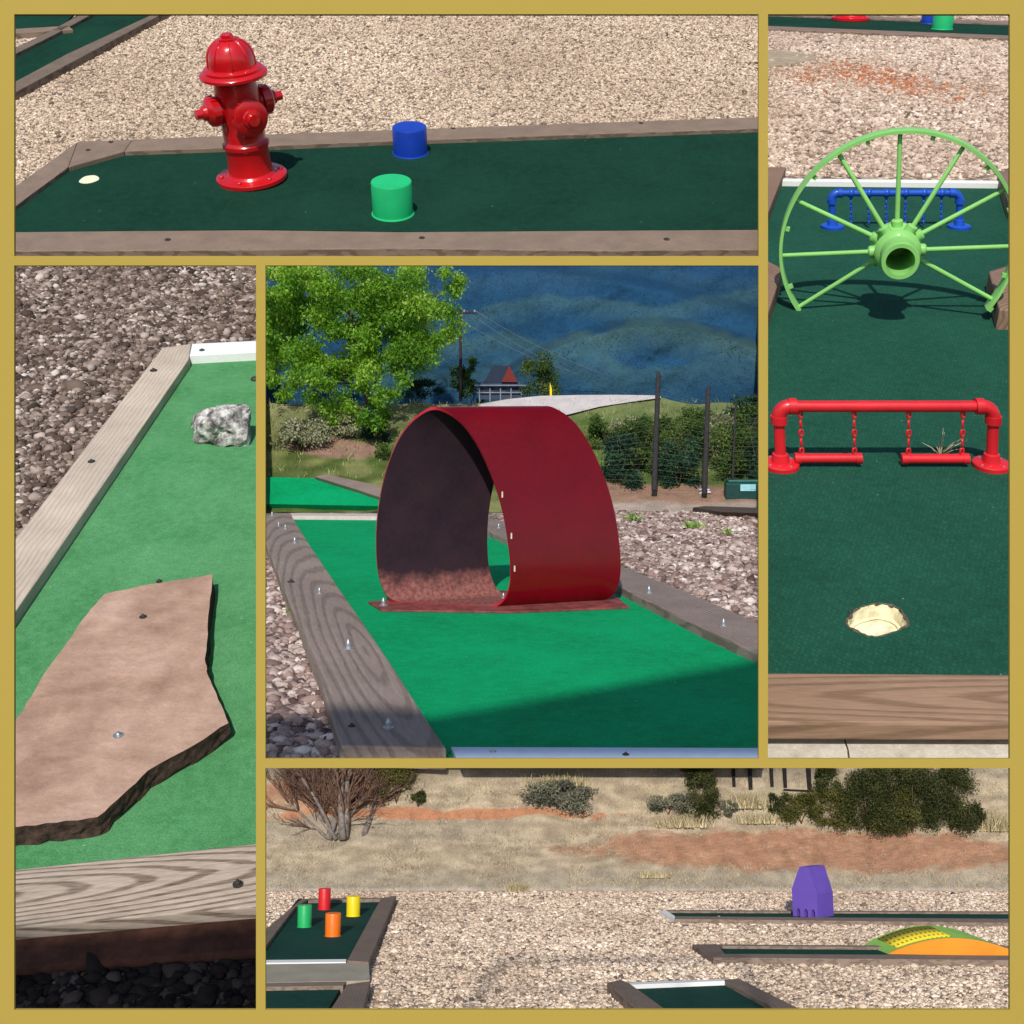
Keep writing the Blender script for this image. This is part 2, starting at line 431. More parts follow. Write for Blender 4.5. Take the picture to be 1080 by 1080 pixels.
# ================================================================== gold divider
fd = .29 * U
gold = m_flat('gold_paint', (.37, .27, .052), .75, 6, .02, .05, .002, .15)
fr = link(bpy.data.objects.new('display_frame', None)); fr.matrix_world = WC @ Matrix.Translation((0, fd, 0)); PM[fr.name] = Matrix.Identity(4)
tag(fr, 'flat gold painted divider frame with five rectangular openings around the mini golf views', 'frame')
for (x0, y0, x1, y1) in [(-14, -14, 15, 1094), (1065, -14, 1094, 1094), (15, -14, 1065, 15), (15, 1065, 1065, 1094),
                         (15, 270, 800, 280), (800, 15, 810, 800), (280, 800, 1065, 810), (270, 280, 280, 1065)]:
    k = fd / F
    a = ((x0 - 540) * k, (540 - y1) * k); b = ((x1 - 540) * k, (540 - y0) * k)
    mb = MB(); mb.box(((a[0] + b[0]) / 2, .0007, (a[1] + b[1]) / 2), (b[0] - a[0], .0014, b[1] - a[1]))
    o = link(bpy.data.objects.new('frame_bar', mb.mesh('frame_bar', gold))); o.parent = fr

# shared paints are made per terrace because the size of a paint chip follows the terrace's own scale
steel = m_flat('bolt_steel', (.42, .44, .47), .4, 60, .2, metal=.7)
dark_steel = m_flat('old_bolt', (.05, .045, .04), .6, 60, .2, metal=.3)
black = m_flat('dark_inside', (.006, .006, .007), .9)
litter_mat = m_flat('dry_litter', (.5, .47, .36), .8)

def can(P, px, yb, yt, rpx, mat, label, base_h, group):
    p = P.G(px, yb, base_h); s = P.px(p); H = P.hgt(px, yb, yt, p); r = rpx * s
    t = thing('tube_obstacle', P, p, label, 'obstacle', group)
    b = .06 * r
    put('tube_body', MB().lathe([(r, 0), (r, H - b), (r - .35 * b, H - .25 * b), (r - b, H)], 40).mesh('tube_body', mat, True, 40), P, PM[t.name], t)
    put('top_cap', MB().lathe([(r - b * .6, H - b * .5), (r - b * .9, H + b * .12), (0, H + b * .3)], 40).mesh('top_cap', mat, True, 40), P, PM[t.name], t)
    put('foot_ring', MB().lathe([(r * 1.0, .001 * r), (r * 1.07, .001 * r), (r * 1.05, b * .8), (r * .99, b * .9)], 40).mesh('foot_ring', mat, True, 40), P, PM[t.name], t)
    return t

def hydrant(P, px, yb, yt, w, base_h, mat, label, group, rot=0, tilt=0):
    p = P.G(px, yb, base_h); s = P.px(p) * w / 37.0; H = P.hgt(px, yb, yt, p) if yt is not None else s * 172
    t = thing('fire_hydrant', P, p, label, 'hydrant', group, rot=Matrix.Rotation(math.radians(tilt), 3, 'Y')); M0 = PM[t.name]
    def lp(name, prof, m=None, seg=40, ang=35, par=t):
        return put(name, MB().lathe([(r * s, z * H) for r, z in prof], seg).mesh(name, mat, True, ang), P, M0 @ (m or Matrix.Identity(4)), par)
    fl = lp('base_flange', [(36, 0), (37, .006), (37, .03), (35.5, .038), (27, .045), (25, .06)])
    for k in range(6):
        a = k * PI / 3 + .3; m = M0 @ Matrix.Translation((31 * s * math.cos(a), 31 * s * math.sin(a), .036 * H))
        put('flange_bolt', MB().lathe([(2.6 * s, 0), (2.6 * s, 2 * s), (1.6 * s, 2.8 * s), (0, 3 * s)], 6).mesh('flange_bolt', mat, True, 30), P, m, fl)
    lp('barrel', [(24, .04), (22.8, .07), (22.2, .23), (22.6, .24), (24.2, .25), (24.2, .275), (22.6, .285), (21.6, .3), (21.6, .42), (22.2, .47), (23, .53), (23, .6), (22, .66), (20.8, .70), (20.8, .735)])
    lp('brim', [(24, .722), (32, .727), (34.2, .735), (34.2, .752), (32.5, .765), (29.5, .77), (29.5, .785), (27, .795), (22, .80)])
    dm = lp('bonnet', [(23.2, .79), (23.0, .84), (21.8, .885), (19, .925), (14.5, .955), (11, .968), (9, .97)])
    for k in range(8):
        a = k * PI / 4 + .2; c, q = math.cos(a), math.sin(a); rb = MB()
        rb.tube([Vector((r * s * c, r * s * q, z * H)) for r, z in [(23.3, .795), (23.1, .84), (21.9, .885), (19.1, .925), (14.5, .955), (11, .968)]], 1.5 * s, 6)
        put('rib', rb.mesh('rib', mat, True, 60), P, M0, dm)
    lp('operating_nut', [(9.5, .968), (9.5, .982), (6.5, .984), (6.2, 1.005), (5, 1.012), (0, 1.012)], seg=8, ang=20)
    for ang, R, ln, z in ((rot, 16, 13, .48), (rot - 90, 12.5, 22, .53), (rot + 90, 12.5, 22, .53)):
        a = math.radians(ang); d = Vector((math.sin(a), -math.cos(a), 0))
        m = M0 @ Matrix.Translation(d * 18.5 * s + Vector((0, 0, z * H))) @ d.to_track_quat('Z', 'Y').to_matrix().to_4x4()
        pr = [(R * .78, -6), (R * .8, ln * .2), (R * 1.12, ln * .24), (R * 1.15, ln * .62), (R * 1.0, ln * .72), (R * .62, ln * .8), (R * .55, ln * .95), (R * .4, ln * 1.0), (R * .36, ln * 1.3), (0, ln * 1.32)]
        nz = put('outlet_cap', MB().lathe([(r * s, q * s) for r, q in pr], 28).mesh('outlet_cap', mat, True, 35), P, m, t)
        for k in range(6):
            a2 = k * PI / 3; rb = MB(); rb.box((R * 1.13 * s * math.cos(a2), R * 1.13 * s * math.sin(a2), ln * .42 * s), (2.4 * s, 2.4 * s, ln * .34 * s), Matrix.Rotation(a2, 3, 'Z'))
            put('lug', rb.mesh('lug', mat), P, m, nz)
    return t

# ================================================================== TERRACE: hydrant lane
pT = PT.px(PT.G(400, 200)); pxT = pT
GR = [(0, (.085, .06, .045)), (.2, (.27, .195, .14)), (.45, (.515, .39, .285)), (.7, (.625, .49, .37)), (1, (.81, .68, .54))]
GRB = [(p, mul(c, 1.22)) for p, c in GR]
grv = m_gravel('gravel_bed_a', GR, pT, 4.5)
TP = [(-40, 275), (806, 275), (806, -40), (-40, -40)]
ground('gravel_ground', PT, TP, grv)
redT = m_paint('red_gloss_paint', (.50, .006, .010), pT, .22, coat=.6)
blueT = m_paint('blue_paint', (.005, .045, .40), pT, .4)
greenT = m_paint('green_paint', (.012, .47, .16), pT, .4)
turfT = m_turf('dark_turf', (.0038, .029, .0175), (.0064, .043, .026), pT, speck=(.10, .16, .13))
woodT = m_wood('weathered_board_a', (.15, .105, .075), (.26, .19, .145), 14 * pT)
woodT2 = m_wood('weathered_board_b', (.10, .075, .055), (.20, .15, .115), 11 * pT)
cream = m_flat('cup_liner', (.75, .70, .50), .7, 200, .12)
hb = 8 * pT; ht = 3.0 * pT
ln = thing('golf_lane', PT, PT.G(400, 200), 'dark green lane with brown border boards around the red hydrant, below the gravel bank', 'golf lane')
LT = [(-18, 245.5), (100, 243.5), (270, 242), (420, 244), (640, 243), (806, 242), (806, 134), (400, 148), (228, 155), (131, 159), (70, 177), (-18, 243)]
turf_part(PT, LT, ht, turfT, ln)
fb = poly_part('border_board', PT, [(-30, 245), (120, 243.5), (270, 242.5), (420, 244.5), (640, 243), (806, 242), (806, 263), (640, 264.5), (420, 262), (200, 264), (-30, 265)], hb, woodT, ln, bev=.9 * pT, axis=(0, 5))
for x, y in ((177, 253), (445, 251), (703, 252.5)): bolt(PT, x, y, hb, 3.2, dark_steel, fb, 'screw')
bb = poly_part('border_board', PT, [(140, 147), (228, 143.5), (410, 137), (806, 123), (806, 135), (400, 149), (228, 156), (131, 159.5)], hb, woodT, ln, bev=.9 * pT, axis=(0, 3))
for x, y in ((478, 135.5), (676, 130)): bolt(PT, x, y, hb, 2.4, dark_steel, bb, 'screw')
cb = poly_part('border_board', PT, [(82, 149), (139.6, 147), (130.6, 159.5), (72, 176)], hb, woodT, ln, bev=.9 * pT)
bolt(PT, 117, 150, hb, 2.6, dark_steel, cb, 'screw'); bolt(PT, 93, 158.5, hb, 2.6, dark_steel, cb, 'screw')
poly_part('border_board', PT, [(-30, 229), (81.6, 149.4), (71.6, 176.2), (-30, 251)], hb, woodT, ln, bev=.9 * pT)
hp = [PT.G(94 + 10.5 * math.cos(a) * (1 + .08 * math.sin(3 * a)), 189.3 + 4.0 * math.sin(a) - 1.6 * math.cos(a), ht + .2 * pT) for a in np.linspace(0, 2 * PI, 22)[:-1]]
c = sum(hp, Vector()) / len(hp); mb = MB(); mb.prism([(q.x - c.x, q.y - c.y) for q in hp], 0, .4 * pT)
put('hole_cup', mb.mesh('hole_cup', cream), PT, Matrix.Translation((c.x, c.y, ht)), ln)
hydrant(PT, 266, 188.5, 37, 37, ht, redT, 'bright red fire hydrant standing on the dark green lane below the gravel bank, seen whole', None, rot=34, tilt=-2.8)
can(PT, 433, 161, 133.5, 18, blueT, 'short royal blue tube behind the bright green tube on the hydrant lane, seen whole', ht, 'tube obstacles on the golf lanes')
can(PT, 414.5, 225, 191, 21.3, greenT, 'wide bright green tube at the front of the hydrant lane, seen whole', ht, 'tube obstacles on the golf lanes')
# the two lanes in the far corner
ln = thing('golf_lane', PT, PT.G(60, 60), 'diagonal dark green lane with brown boards in the corner above left of the red hydrant', 'golf lane')
turf_part(PT, [(-30, 118), (-30, 82), (95, 8), (100, -10), (190, -10), (167, 14)], ht, turfT, ln)
poly_part('border_board', PT, [(-30, 110.5), (70, 57), (163, 14), (200, -8), (212, -8), (167, 16.5), (80, 63), (-30, 121.5)], hb * 1.35, woodT2, ln, bev=.9 * pT, axis=(0, 2))
poly_part('border_board', PT, [(-30, 72), (49, 34.5), (100, 7), (106, 10), (53, 38.5), (-30, 79)], hb, woodT2, ln, bev=.8 * pT, axis=(0, 2))
ln = thing('golf_lane', PT, PT.G(30, 20), 'sliver of dark green lane behind a short pale board, topmost left of the hydrant', 'golf lane')
turf_part(PT, [(-30, 33), (66, 27), (86, 6), (-30, 6)], ht, turfT, ln)
poly_part('border_board', PT, [(-30, 33), (72, 27), (77, 31), (-30, 37.5)], hb, woodT, ln, bev=.8 * pT)
stT = m_tint('gravel_stone_a', GR, px=pT)
o = pebbles(PT, [(-36, 271), (800, 271), (800, -36), (-36, -36)], 2.9 * pT, stT, 1.15, holes=[LT[5:] + [(-36, 245), (-36, 275), (806, 275)], [(-30, 110), (167, 14), (200, -8), (100, -10), (-30, 76)], [(-30, 36), (74, 29), (90, 8), (100, -36), (-36, -36)]]); o.name = 'gravel_stones'
tag(o, 'pale pinkish tan gravel spread behind the hydrant lane', 'gravel', kind='stuff')

# ================================================================== TERRACE: wheel and swings
pR = PR.px(PR.G(937, 480))
RPOLY = [(804, 804), (1130, 804), (1130, -25), (804, -25)]
pRf = PR.px(PR.G(937, 110))
grv = m_gravel('gravel_bed_b', GR, pRf, 5.2); ground('gravel_ground', PR, RPOLY, grv, thick=.004)
turfR = m_turf('knitted_turf', (.010, .072, .043), (.015, .092, .056), pR, knit=True, speck=(.2, .3, .24))
redR = m_paint('red_pipe_paint', (.62, .014, .022), pR, .4, wear=(.65, .25, .2), amount=.74)
limeR = m_paint('lime_green_paint', (.235, .56, .145), pRf, .5, wear=(.30, .70, .18), amount=.66)
blueR = m_paint('blue_pipe_paint', (.008, .075, .48), pRf, .4)
woodR = m_wood('brown_board_c', (.21, .125, .075), (.34, .215, .14), 56 * pR, arch=(.06, -.22, 3.4, .2), contrast=.55)
woodR2 = m_wood('brown_board_d', (.17, .105, .07), (.27, .17, .115), 20 * pRf)
whiteR = m_flat('white_board_paint', (.78, .77, .74), .6, 40, .05)
conc = N('old_concrete'); z1 = conc.noise(1 / (6 * pR), 6, rough=.7); z2 = conc.noise(1 / (40 * pR), 3)
concm = conc.done(conc.mix(.6, conc.ramp(z2, [(.3, (.42, .37, .29)), (.7, (.62, .56, .45))]), conc.ramp(z1, [(.3, (.34, .30, .24)), (.7, (.7, .65, .55))])), .9, conc.bump(z1, .5, 2 * pR), .2)
htR = 13 * pR; hbR = 25 * pR
# concrete strip below the front board, cracked in two
for q in ([(804, 772), (888.5, 772), (891, 784), (893, 790), (895, 804), (804, 804)], [(890.5, 772), (1130, 772), (1130, 804), (897, 804), (895, 790), (892.6, 783)]):
    ground('concrete_path', PR, q, concm, z=3 * pR, thick=.004)
ln = thing('golf_lane', PR, PR.G(937, 500), 'long dark green lane with wide brown front board under the red swings and wheel', 'golf lane')
hc = [PR.G(925 + 31.5 * math.cos(a) * (1 + .05 * math.sin(5 * a)), 654 + 16 * math.sin(a) * (1 + .06 * math.sin(4 * a + 1)), htR) for a in np.linspace(0, 2 * PI, 41)[:-1]]
turf_part(PR, [(804, 718), (1130, 718), (1130, 191), (804, 189)], htR, turfR, ln, hole=hc)
c = sum(hc, Vector()) / len(hc); cupm = MB(); n_ = len(hc)
ring = [Vector((q.x - c.x, q.y - c.y, 0)) for q in hc]; low = [Vector((q.x * .97, q.y * .97, -12 * pR)) for q in ring]
cupm.add(ring + low, [[i, (i + 1) % n_, n_ + (i + 1) % n_, n_ + i] for i in range(n_)] + [list(range(n_, 2 * n_))])
liner = m_flat('cream_liner', (.80, .73, .50), .8, 1 / (9 * pR), .25, .5, 2 * pR)
cup = put('hole_cup', cupm.mesh('hole_cup', liner), PR, Matrix.Translation((c.x, c.y, htR)), ln)
mb = MB(); mb.tube([Vector((q.x * .86, q.y * .86 - .06 * abs(ring[0].x), -10.5 * pR)) for q in ring], 1.1 * pR, 8, True)
mb2 = MB(); mb2.tube([Vector((q.x * 1.03 + random.gauss(0, .7) * pR, q.y * 1.03 + random.gauss(0, .9) * pR, -.3 * pR + random.gauss(0, .35) * pR)) for q in ring], [random.uniform(.7, 1.9) * pR for _ in ring], 7, True)
put('torn_edge', mb2.mesh('torn_edge', m_flat('dirty_torn_edge', (.10, .085, .06), .95, 1 / (4 * pR), .6, .8, 2 * pR), True), PR, PM[cup.name], cup)
put('cup_rim', mb.mesh('cup_rim', liner, True), PR, PM[cup.name], cup)
poly_part('border_board', PR, [(804, 709), (1130, 711.5), (1130, 763), (804, 762)], hbR, woodR, ln, z0=10 * pR, bev=2 * pR)
poly_part('fringe', PR, [(804, 768), (1130, 768), (1130, 777.5), (804, 775.5)], 3.6 * pR, m_turf('fringe_turf', (.05, .10, .06), (.10, .17, .10), pR), ln)
hbf = 14 * pRf
poly_part('end_board', PR, [(821, 188), (1060, 190.5), (1060, 193), (821, 190.5)], htR + 4 * pRf, whiteR, ln, bev=.4 * pRf)
poly_part('border_board', PR, [(804, 176), (829, 176), (804, 240)], hbf, woodR2, ln, bev=.8 * pRf)
poly_part('border_board', PR, [(1053, 180), (1130, 180), (1130, 330), (1064, 214)], hbf, woodR2, ln, bev=.8 * pRf)
poly_part('border_board', PR, [(804, 272), (826, 283), (810, 331), (804, 331)], hbf * 1.1, woodR2, ln, bev=.8 * pRf)
poly_part('border_board', PR, [(1043, 286), (1075, 276), (1130, 276), (1130, 329), (1054, 326)], hbf * 1.1, woodR2, ln, bev=.8 * pRf)

def link_chain(x, y, ztop, zbot, n, wr, kx, s):
    mb = MB(); step = (ztop - zbot) / n; L_ = step * .74; W = L_ * .52
    for i in range(n):
        zc = ztop - step * (i + .5); pts = []
        for k in range(16):
            a = 2 * PI * k / 16; uu = W * .5 * math.cos(a); vv = (L_ - W * .5) * .62 * (1 if math.sin(a) > 0 else -1) * (abs(math.sin(a)) ** .5)
            g = .35 if i % 2 == 0 else 1.2
            pts.append(Vector((x + uu * math.cos(g), y + uu * math.sin(g), zc + vv)))
        mb.tube(pts, wr, 7, True)
    return mb.shear(kx)
def flange(mb, x, s, r, post, kx):
    mb.lathe([(r, 0), (r, .22 * r), (r * .93, .28 * r), (post * 1.6, .30 * r), (post * 1.35, .75 * r), (post * 1.05, .8 * r)], 28, o=(x, 0, 0))
def pipe_frame(name, label, cat, x0, x1, yb, yt, rp, rf, mat, h0, group, screws=False):
    xm = (x0 + x1) / 2; p0 = PR.G(xm, yb, h0); s = PR.px(p0); k = PR.lean(xm)
    t = thing(name, PR, p0, label, cat, group); M0 = PM[t.name]
    H = PR.hgt(xm, yb, yt, p0); W = (x1 - x0) * s / 2; r = rp * s; e = r * 2.1
    def mk(nm, mb, par=t, m=mat): return put(nm, mb.shear(k).mesh(nm, m, True, 40), PR, M0, par)
    for sg in (-1, 1):
        mb = MB(); flange(mb, sg * W, s, rf * s, r, k); fl = mk('flange', mb)
        for q in range(4):
            a = q * PI / 2 + .6; mb = MB().lathe([(1.5 * s, 0), (1.3 * s, .8 * s), (0, .9 * s)], 8, o=(sg * W + .78 * rf * s * math.cos(a), .78 * rf * s * math.sin(a), .27 * rf * s))
            if screws: mk('screw', mb, fl, steel)
        mk('post', MB().tube([(sg * W, 0, 0), (sg * W, 0, H - e * .9)], r, 16))
        mb = MB(); arc = [(sg * (W - e * (1 - math.cos(a))), 0, H - e + e * math.sin(a)) for a in np.linspace(0, PI / 2, 8)]
        mb.tube(arc, r * 1.22, 16)
        mb.tube([(sg * W, 0, H - e * 1.5), (sg * W, 0, H - e * .85)], r * 1.42, 16)
        mb.tube([(sg * (W - e * .85), 0, H), (sg * (W - e * 1.5), 0, H)], r * 1.42, 16)
        mk('elbow', mb)
    mk('top_pipe', MB().tube([(-(W - e * .8), 0, H), (W - e * .8, 0, H)], r, 18))
    return t, M0, H, s, k, mk, xm
t, M0, H, s, k, mk, xm = pipe_frame('swing_set', 'low red pipe frame with two hanging pipe swings on chains, across the dark lane', 'swing set', 823.5, 1045.5, 492, 428.5, 6.0, 19.5, redR, htR, None, True)
for xa, xb, zz in ((839, 908.5, 9.5), (951, 1021, 9.0)):
    a = (xa - xm) * s; b = (xb - xm) * s; r = 5.2 * s
    mb = MB(); mb.tube([(a, 0, zz * s), (b, 0, zz * s)], r, 16); mb.tube([(a - .5 * s, 0, zz * s), (a + 6 * s, 0, zz * s)], r * 1.14, 16); mb.tube([(b - 6 * s, 0, zz * s), (b + .5 * s, 0, zz * s)], r * 1.14, 16)
    seat = mk('swing_seat', mb)
    for cx in (a + 7 * s, b - 7 * s):
        put('chain', link_chain(cx, 0, H - 4 * s, zz * s + 3 * s, 5, 1.25 * s, k, s).mesh('chain', redR, True), PR, M0, seat)
t, M0, H, s, k, mk, xm = pipe_frame('chain_gate', 'blue pipe frame with hanging blue chains, standing behind the lime green wheel', 'chain gate', 878, 1011.5, 240.5, 203.5, 3.5, 12, blueR, htR, None)
for cx in (898, 916.5, 935, 955, 974, 992.5):
    x = (cx - xm) * s
    mb = link_chain(x, 0, H - 2 * s, 3 * s, 6, .95 * s, k, s)
    mb.add(*(lambda q: (q.v, q.f))(MB().tube([(x - 2.4 * s + k * H, 0, H), (x + 2.4 * s + k * H, 0, H)], 4.4 * s, 12)))
    put('chain', mb.mesh('chain', blueR, True), PR, M0, t)

# lime wheel, sawn off where it meets the turf
p0 = PR.G(945, 331, htR); s = PR.px(p0); k = PR.lean(945)
t = thing('wagon_wheel', PR, p0, 'large lime green spoked wagon wheel, bottom sawn off, standing upright on the dark lane', 'wheel', rot=Matrix.Rotation(math.atan(k), 3, 'Y') @ Matrix.Rotation(math.radians(-11), 3, 'Z')); M0 = PM[t.name]
Rw = 117 * s; Hc = PR.hgt(945, 331, 259, p0); ax = 9 * s
a0, a1 = math.radians(-39), math.radians(219); mb = MB(); ns = 72; sec = [(-2.6 * s, -ax), (.4 * s, -ax), (.9 * s, -ax * .6), (.9 * s, ax * .6), (.4 * s, ax), (-2.6 * s, ax), (-3.2 * s, ax * .55), (-3.2 * s, -ax * .55)]
vs = []
for i in range(ns + 1):
    a = a0 + (a1 - a0) * i / ns
    for dr, dy in sec: vs.append(((Rw + dr) * math.cos(a), dy, Hc + (Rw + dr) * math.sin(a)))
m_ = len(sec); fs = [[i * m_ + j, i * m_ + (j + 1) % m_, (i + 1) * m_ + (j + 1) % m_, (i + 1) * m_ + j] for i in range(ns) for j in range(m_)]
fs += [list(range(m_)), [ns * m_ + j for j in range(m_)][::-1]]
mb.add(vs, fs)
for a in (a0 + .02, a1 - .02): mb.box((Rw * math.cos(a), 0, Hc + Rw * math.sin(a)), (5 * s, ax * 2.05, 5 * s), Matrix.Rotation(-a, 3, 'Y'))
rim = put('rim', mb.mesh('rim', limeR, True, 40), PR, M0, t)
Rm = Matrix.Rotation(PI / 2, 3, 'X')   # lathe axis z -> -y
put('hub', MB().lathe([(15 * s, -16 * s), (22 * s, -16 * s), (24 * s, -6 * s), (25 * s, 2 * s), (22 * s, 5 * s), (20 * s, 12 * s), (23 * s, 20 * s), (21 * s, 24 * s), (17.5 * s, 26 * s), (16 * s, 44 * s), (18.4 * s, 46 * s), (18.8 * s, 53 * s), (18 * s, 55 * s), (14 * s, 55 * s), (13.8 * s, 51 * s), (13 * s, 10 * s), (13 * s, -14 * s)], 36, Rm, (0, 0, Hc)).mesh('hub', limeR, True, 35), PR, M0, t)
for i, deg in enumerate((88, 119, 150, 180, 210, 56, 25, -5, -34)):
    a = math.radians(deg); q = 8 * s if i % 2 else -2 * s
    mb = MB(); d = Vector((math.cos(a), 0, math.sin(a)))
    mb.tube([Vector((0, -q - 4 * s, Hc)) + d * 21 * s, Vector((0, -q - 4 * s, Hc)) + d * 30 * s, Vector((0, 0, Hc)) + d * (Rw - 2 * s)], [3.9 * s, 2.5 * s, 2.3 * s], 10)
    mb.lathe([(6 * s, -4 * s), (6 * s, 3 * s), (4.5 * s, 4.5 * s), (0, 5 * s)], 10, d.to_track_quat('Z', 'Y').to_matrix(), Vector((0, -q - 4 * s, Hc)) + d * 24 * s)
    put('spoke', mb.mesh('spoke', limeR, True, 40), PR, M0, t)
for deg in (-20, 15, 40, 72, 104, 135, 165, 197):
    a = math.radians(deg); rv = MB(); rv.box(((Rw - 5 * s) * math.cos(a), -ax * .4, Hc + (Rw - 5 * s) * math.sin(a)), (5 * s, 5 * s, 4 * s), Matrix.Rotation(-a, 3, 'Y'))
    put('rivet', rv.mesh('rivet', limeR), PR, M0, rim)
# weed, flat stone
p0 = PR.G(992, 481, htR); s = PR.px(p0); mb = MB()
for i in range(15):
    a = random.uniform(0, 2 * PI); l = random.uniform(12, 34) * s; d = Vector((math.cos(a), math.sin(a) * .8, random.uniform(.3, 1.6))).normalized()
    mb.tube([(0, 0, 0), d * l * .5 + Vector((0, 0, l * .06)), d * l], [.7 * s, .55 * s, .15 * s], 5)
o = put('dry_weed', mb.mesh('dry_weed', m_flat('straw', (.42, .38, .24), .8), True), PR, Matrix.Translation(p0)); tag(o, 'wispy dry straw coloured weed lying on the turf behind the right swing', 'weed')
sp = [(790, 56), (815, 52), (845, 56), (866, 60), (840, 66), (808, 71), (790, 72)]
o = poly_part('flat_stone', PR, sp, 3.0 * pRf, m_flat('tan_stone', (.36, .29, .20), .9, 1 / (10 * pRf), .25, .6, 3 * pRf), None, bev=1 * pRf)
tag(o, 'flat tan stepping stone half in view on the gravel above left of the wheel', 'stone')
# far lane with the hydrant and tubes again
pRb = PR.px(PR.G(937, 30)); woodR3 = m_wood('brown_board_e', (.16, .11, .085), (.27, .19, .15), 7 * pRb)
redR3 = m_paint('red_gloss_paint_b', (.55, .006, .012), pRb, .25, coat=.5); greenR3 = m_paint('green_paint_b', (.012, .47, .16), pRb, .4); blueR3 = m_paint('blue_paint_b', (.005, .05, .40), pRb, .4)
ln = thing('golf_lane', PR, PR.G(937, 25), 'strip of dark green lane with thin brown boards at the topmost edge, beyond the wheel', 'golf lane')
LR2 = [(804, 27.5), (1130, 40.5), (1130, 27), (804, 15.5)]
turf_part(PR, LR2, 1.5 * pRb, turfT, ln)
poly_part('border_board', PR, [(804, 27), (1130, 40), (1130, 43.2), (804, 30)], 3.2 * pRb, woodR3, ln, bev=.4 * pRb)
poly_part('border_board', PR, [(804, 13), (1130, 25), (1130, 27.5), (804, 15.2)], 3.2 * pRb, woodR3, ln, bev=.4 * pRb)
hydrant(PR, 897, 21.3, None, 20, 1.5 * pRb, redR3, 'red hydrant showing only its round base on the far lane beyond the wheel', None)
can(PR, 980.5, 24.5, 5, 9, blueR3, 'blue tube mostly hidden behind a green tube on the far lane above the wheel', 1.5 * pRb, 'tube obstacles on the golf lanes')
can(PR, 993.5, 30.5, 9, 10.5, greenR3, 'green tube cut off by the upper edge on the far lane above the wheel', 1.5 * pRb, 'tube obstacles on the golf lanes')
GRs = [(0, (.13, .09, .065)), (.15, (.32, .23, .17)), (.4, (.54, .41, .32)), (.65, (.66, .525, .425)), (.8, (.84, .72, .61)), (.86, (.5, .22, .12)), (1, (.38, .13, .06))]
stR = m_tint('gravel_stone_b', GRs, px=pRf)
sa = PR.G(905, 78); sb = PR.G(955, 90)
def stain(x, y, t):
    t = np.clip(t, 0, 1) * .8
    for c_, rx, ry, pw in ((sa, 48, 14, .62), (sb, 46, 13, .5), (PR.G(848, 83), 34, 12, .32), (PR.G(1000, 92), 50, 12, .15)):
        d = ((x - c_.x) / (rx * pRf)) ** 2 + ((y - c_.y) / (ry * 9 * pRf)) ** 2
        t = np.where(RNG.random(len(x)) < pw * np.exp(-d * 1.6), RNG.uniform(.86, 1, len(x)), t)
    return t
o = pebbles(PR, [(809, 186), (1128, 188), (1128, -15), (809, -15)], 3.9 * pRf, stR, 1.2, holes=[[(804, 12), (1130, 24), (1130, 45), (804, 32)]], stain=stain)
tag(o, 'pinkish cream gravel with a rusty red patch between the wheel and the far lane', 'gravel', kind='stuff')

# ================================================================== TERRACE: stone slab lane
pL = PL.px(PL.G(140, 640))
GL = [(0, (.035, .024, .018)), (.3, (.115, .080, .062)), (.6, (.23, .17, .138)), (.85, (.40, .32, .275)), (1, (.60, .52, .46))]
pLf = PL.px(PL.G(90, 360))
grvL = m_gravel('gravel_bed_c', GL, pLf, 8); ground('gravel_ground', PL, [(-60, 1130), (276, 1130), (276, 272), (-60, 272)], grvL)
turfL = m_turf('mid_green_turf', (.058, .225, .082), (.10, .30, .125), pL, speck=(.35, .5, .36), fuzz=1.2)
woodL = m_wood('pale_board', (.44, .36, .285), (.55, .46, .375), 50 * pL, ring=.8, contrast=.4)
woodL2 = m_wood('grained_board', (.13, .085, .06), (.50, .41, .33), 62 * PL.px(PL.G(140, 940)), contrast=1.05, arch=(.085, .30, 3.6, .12))
whiteL = m_flat('white_board_b', (.80, .80, .80), .55, 30, .04)
htL = 6 * pL; hbL = 20 * pL
ln = thing('golf_lane', PL, PL.G(140, 640), 'mid green lane with pale wooden boards, holding the sandstone slab and the rock', 'golf lane')
turf_part(PL, [(-60, 935), (276, 905), (276, 366), (196, 366), (-60, 745)], htL, turfL, ln)
b = poly_part('border_board', PL, [(-60, 667), (171, 367), (201.5, 362.5), (199, 379), (-60, 756)], hbL, woodL, ln, bev=1.2 * pL)
for x, y in ((162, 391), (96.5, 487)): bolt(PL, x, y, hbL, 3.4, dark_steel, b, 'nut', .45)
b = poly_part('end_board', PL, [(202.5, 362.5), (276, 359), (276, 371), (200, 375)], hbL, whiteL, ln, bev=1 * pL)
bolt(PL, 213, 369.5, hbL, 2.6, dark_steel, b, 'nut', .4)
b = poly_part('border_board', PL, [(-60, 925), (276, 889), (276, 955.5), (-60, 985)], hbL, woodL2, ln, z0=8 * pL, bev=1.2 * pL)
bolt(PL, 251, 933, hbL, 5, dark_steel, b, 'nut', .7)
poly_part('riser', PL, [(-60, 982), (276, 952), (276, 1004), (-60, 1028)], 8.2 * pL, m_flat('red_earth_sill', (.07, .028, .018), .95, 1 / (16 * pL), .5, .6, 4 * pL), ln, bev=3 * pL)
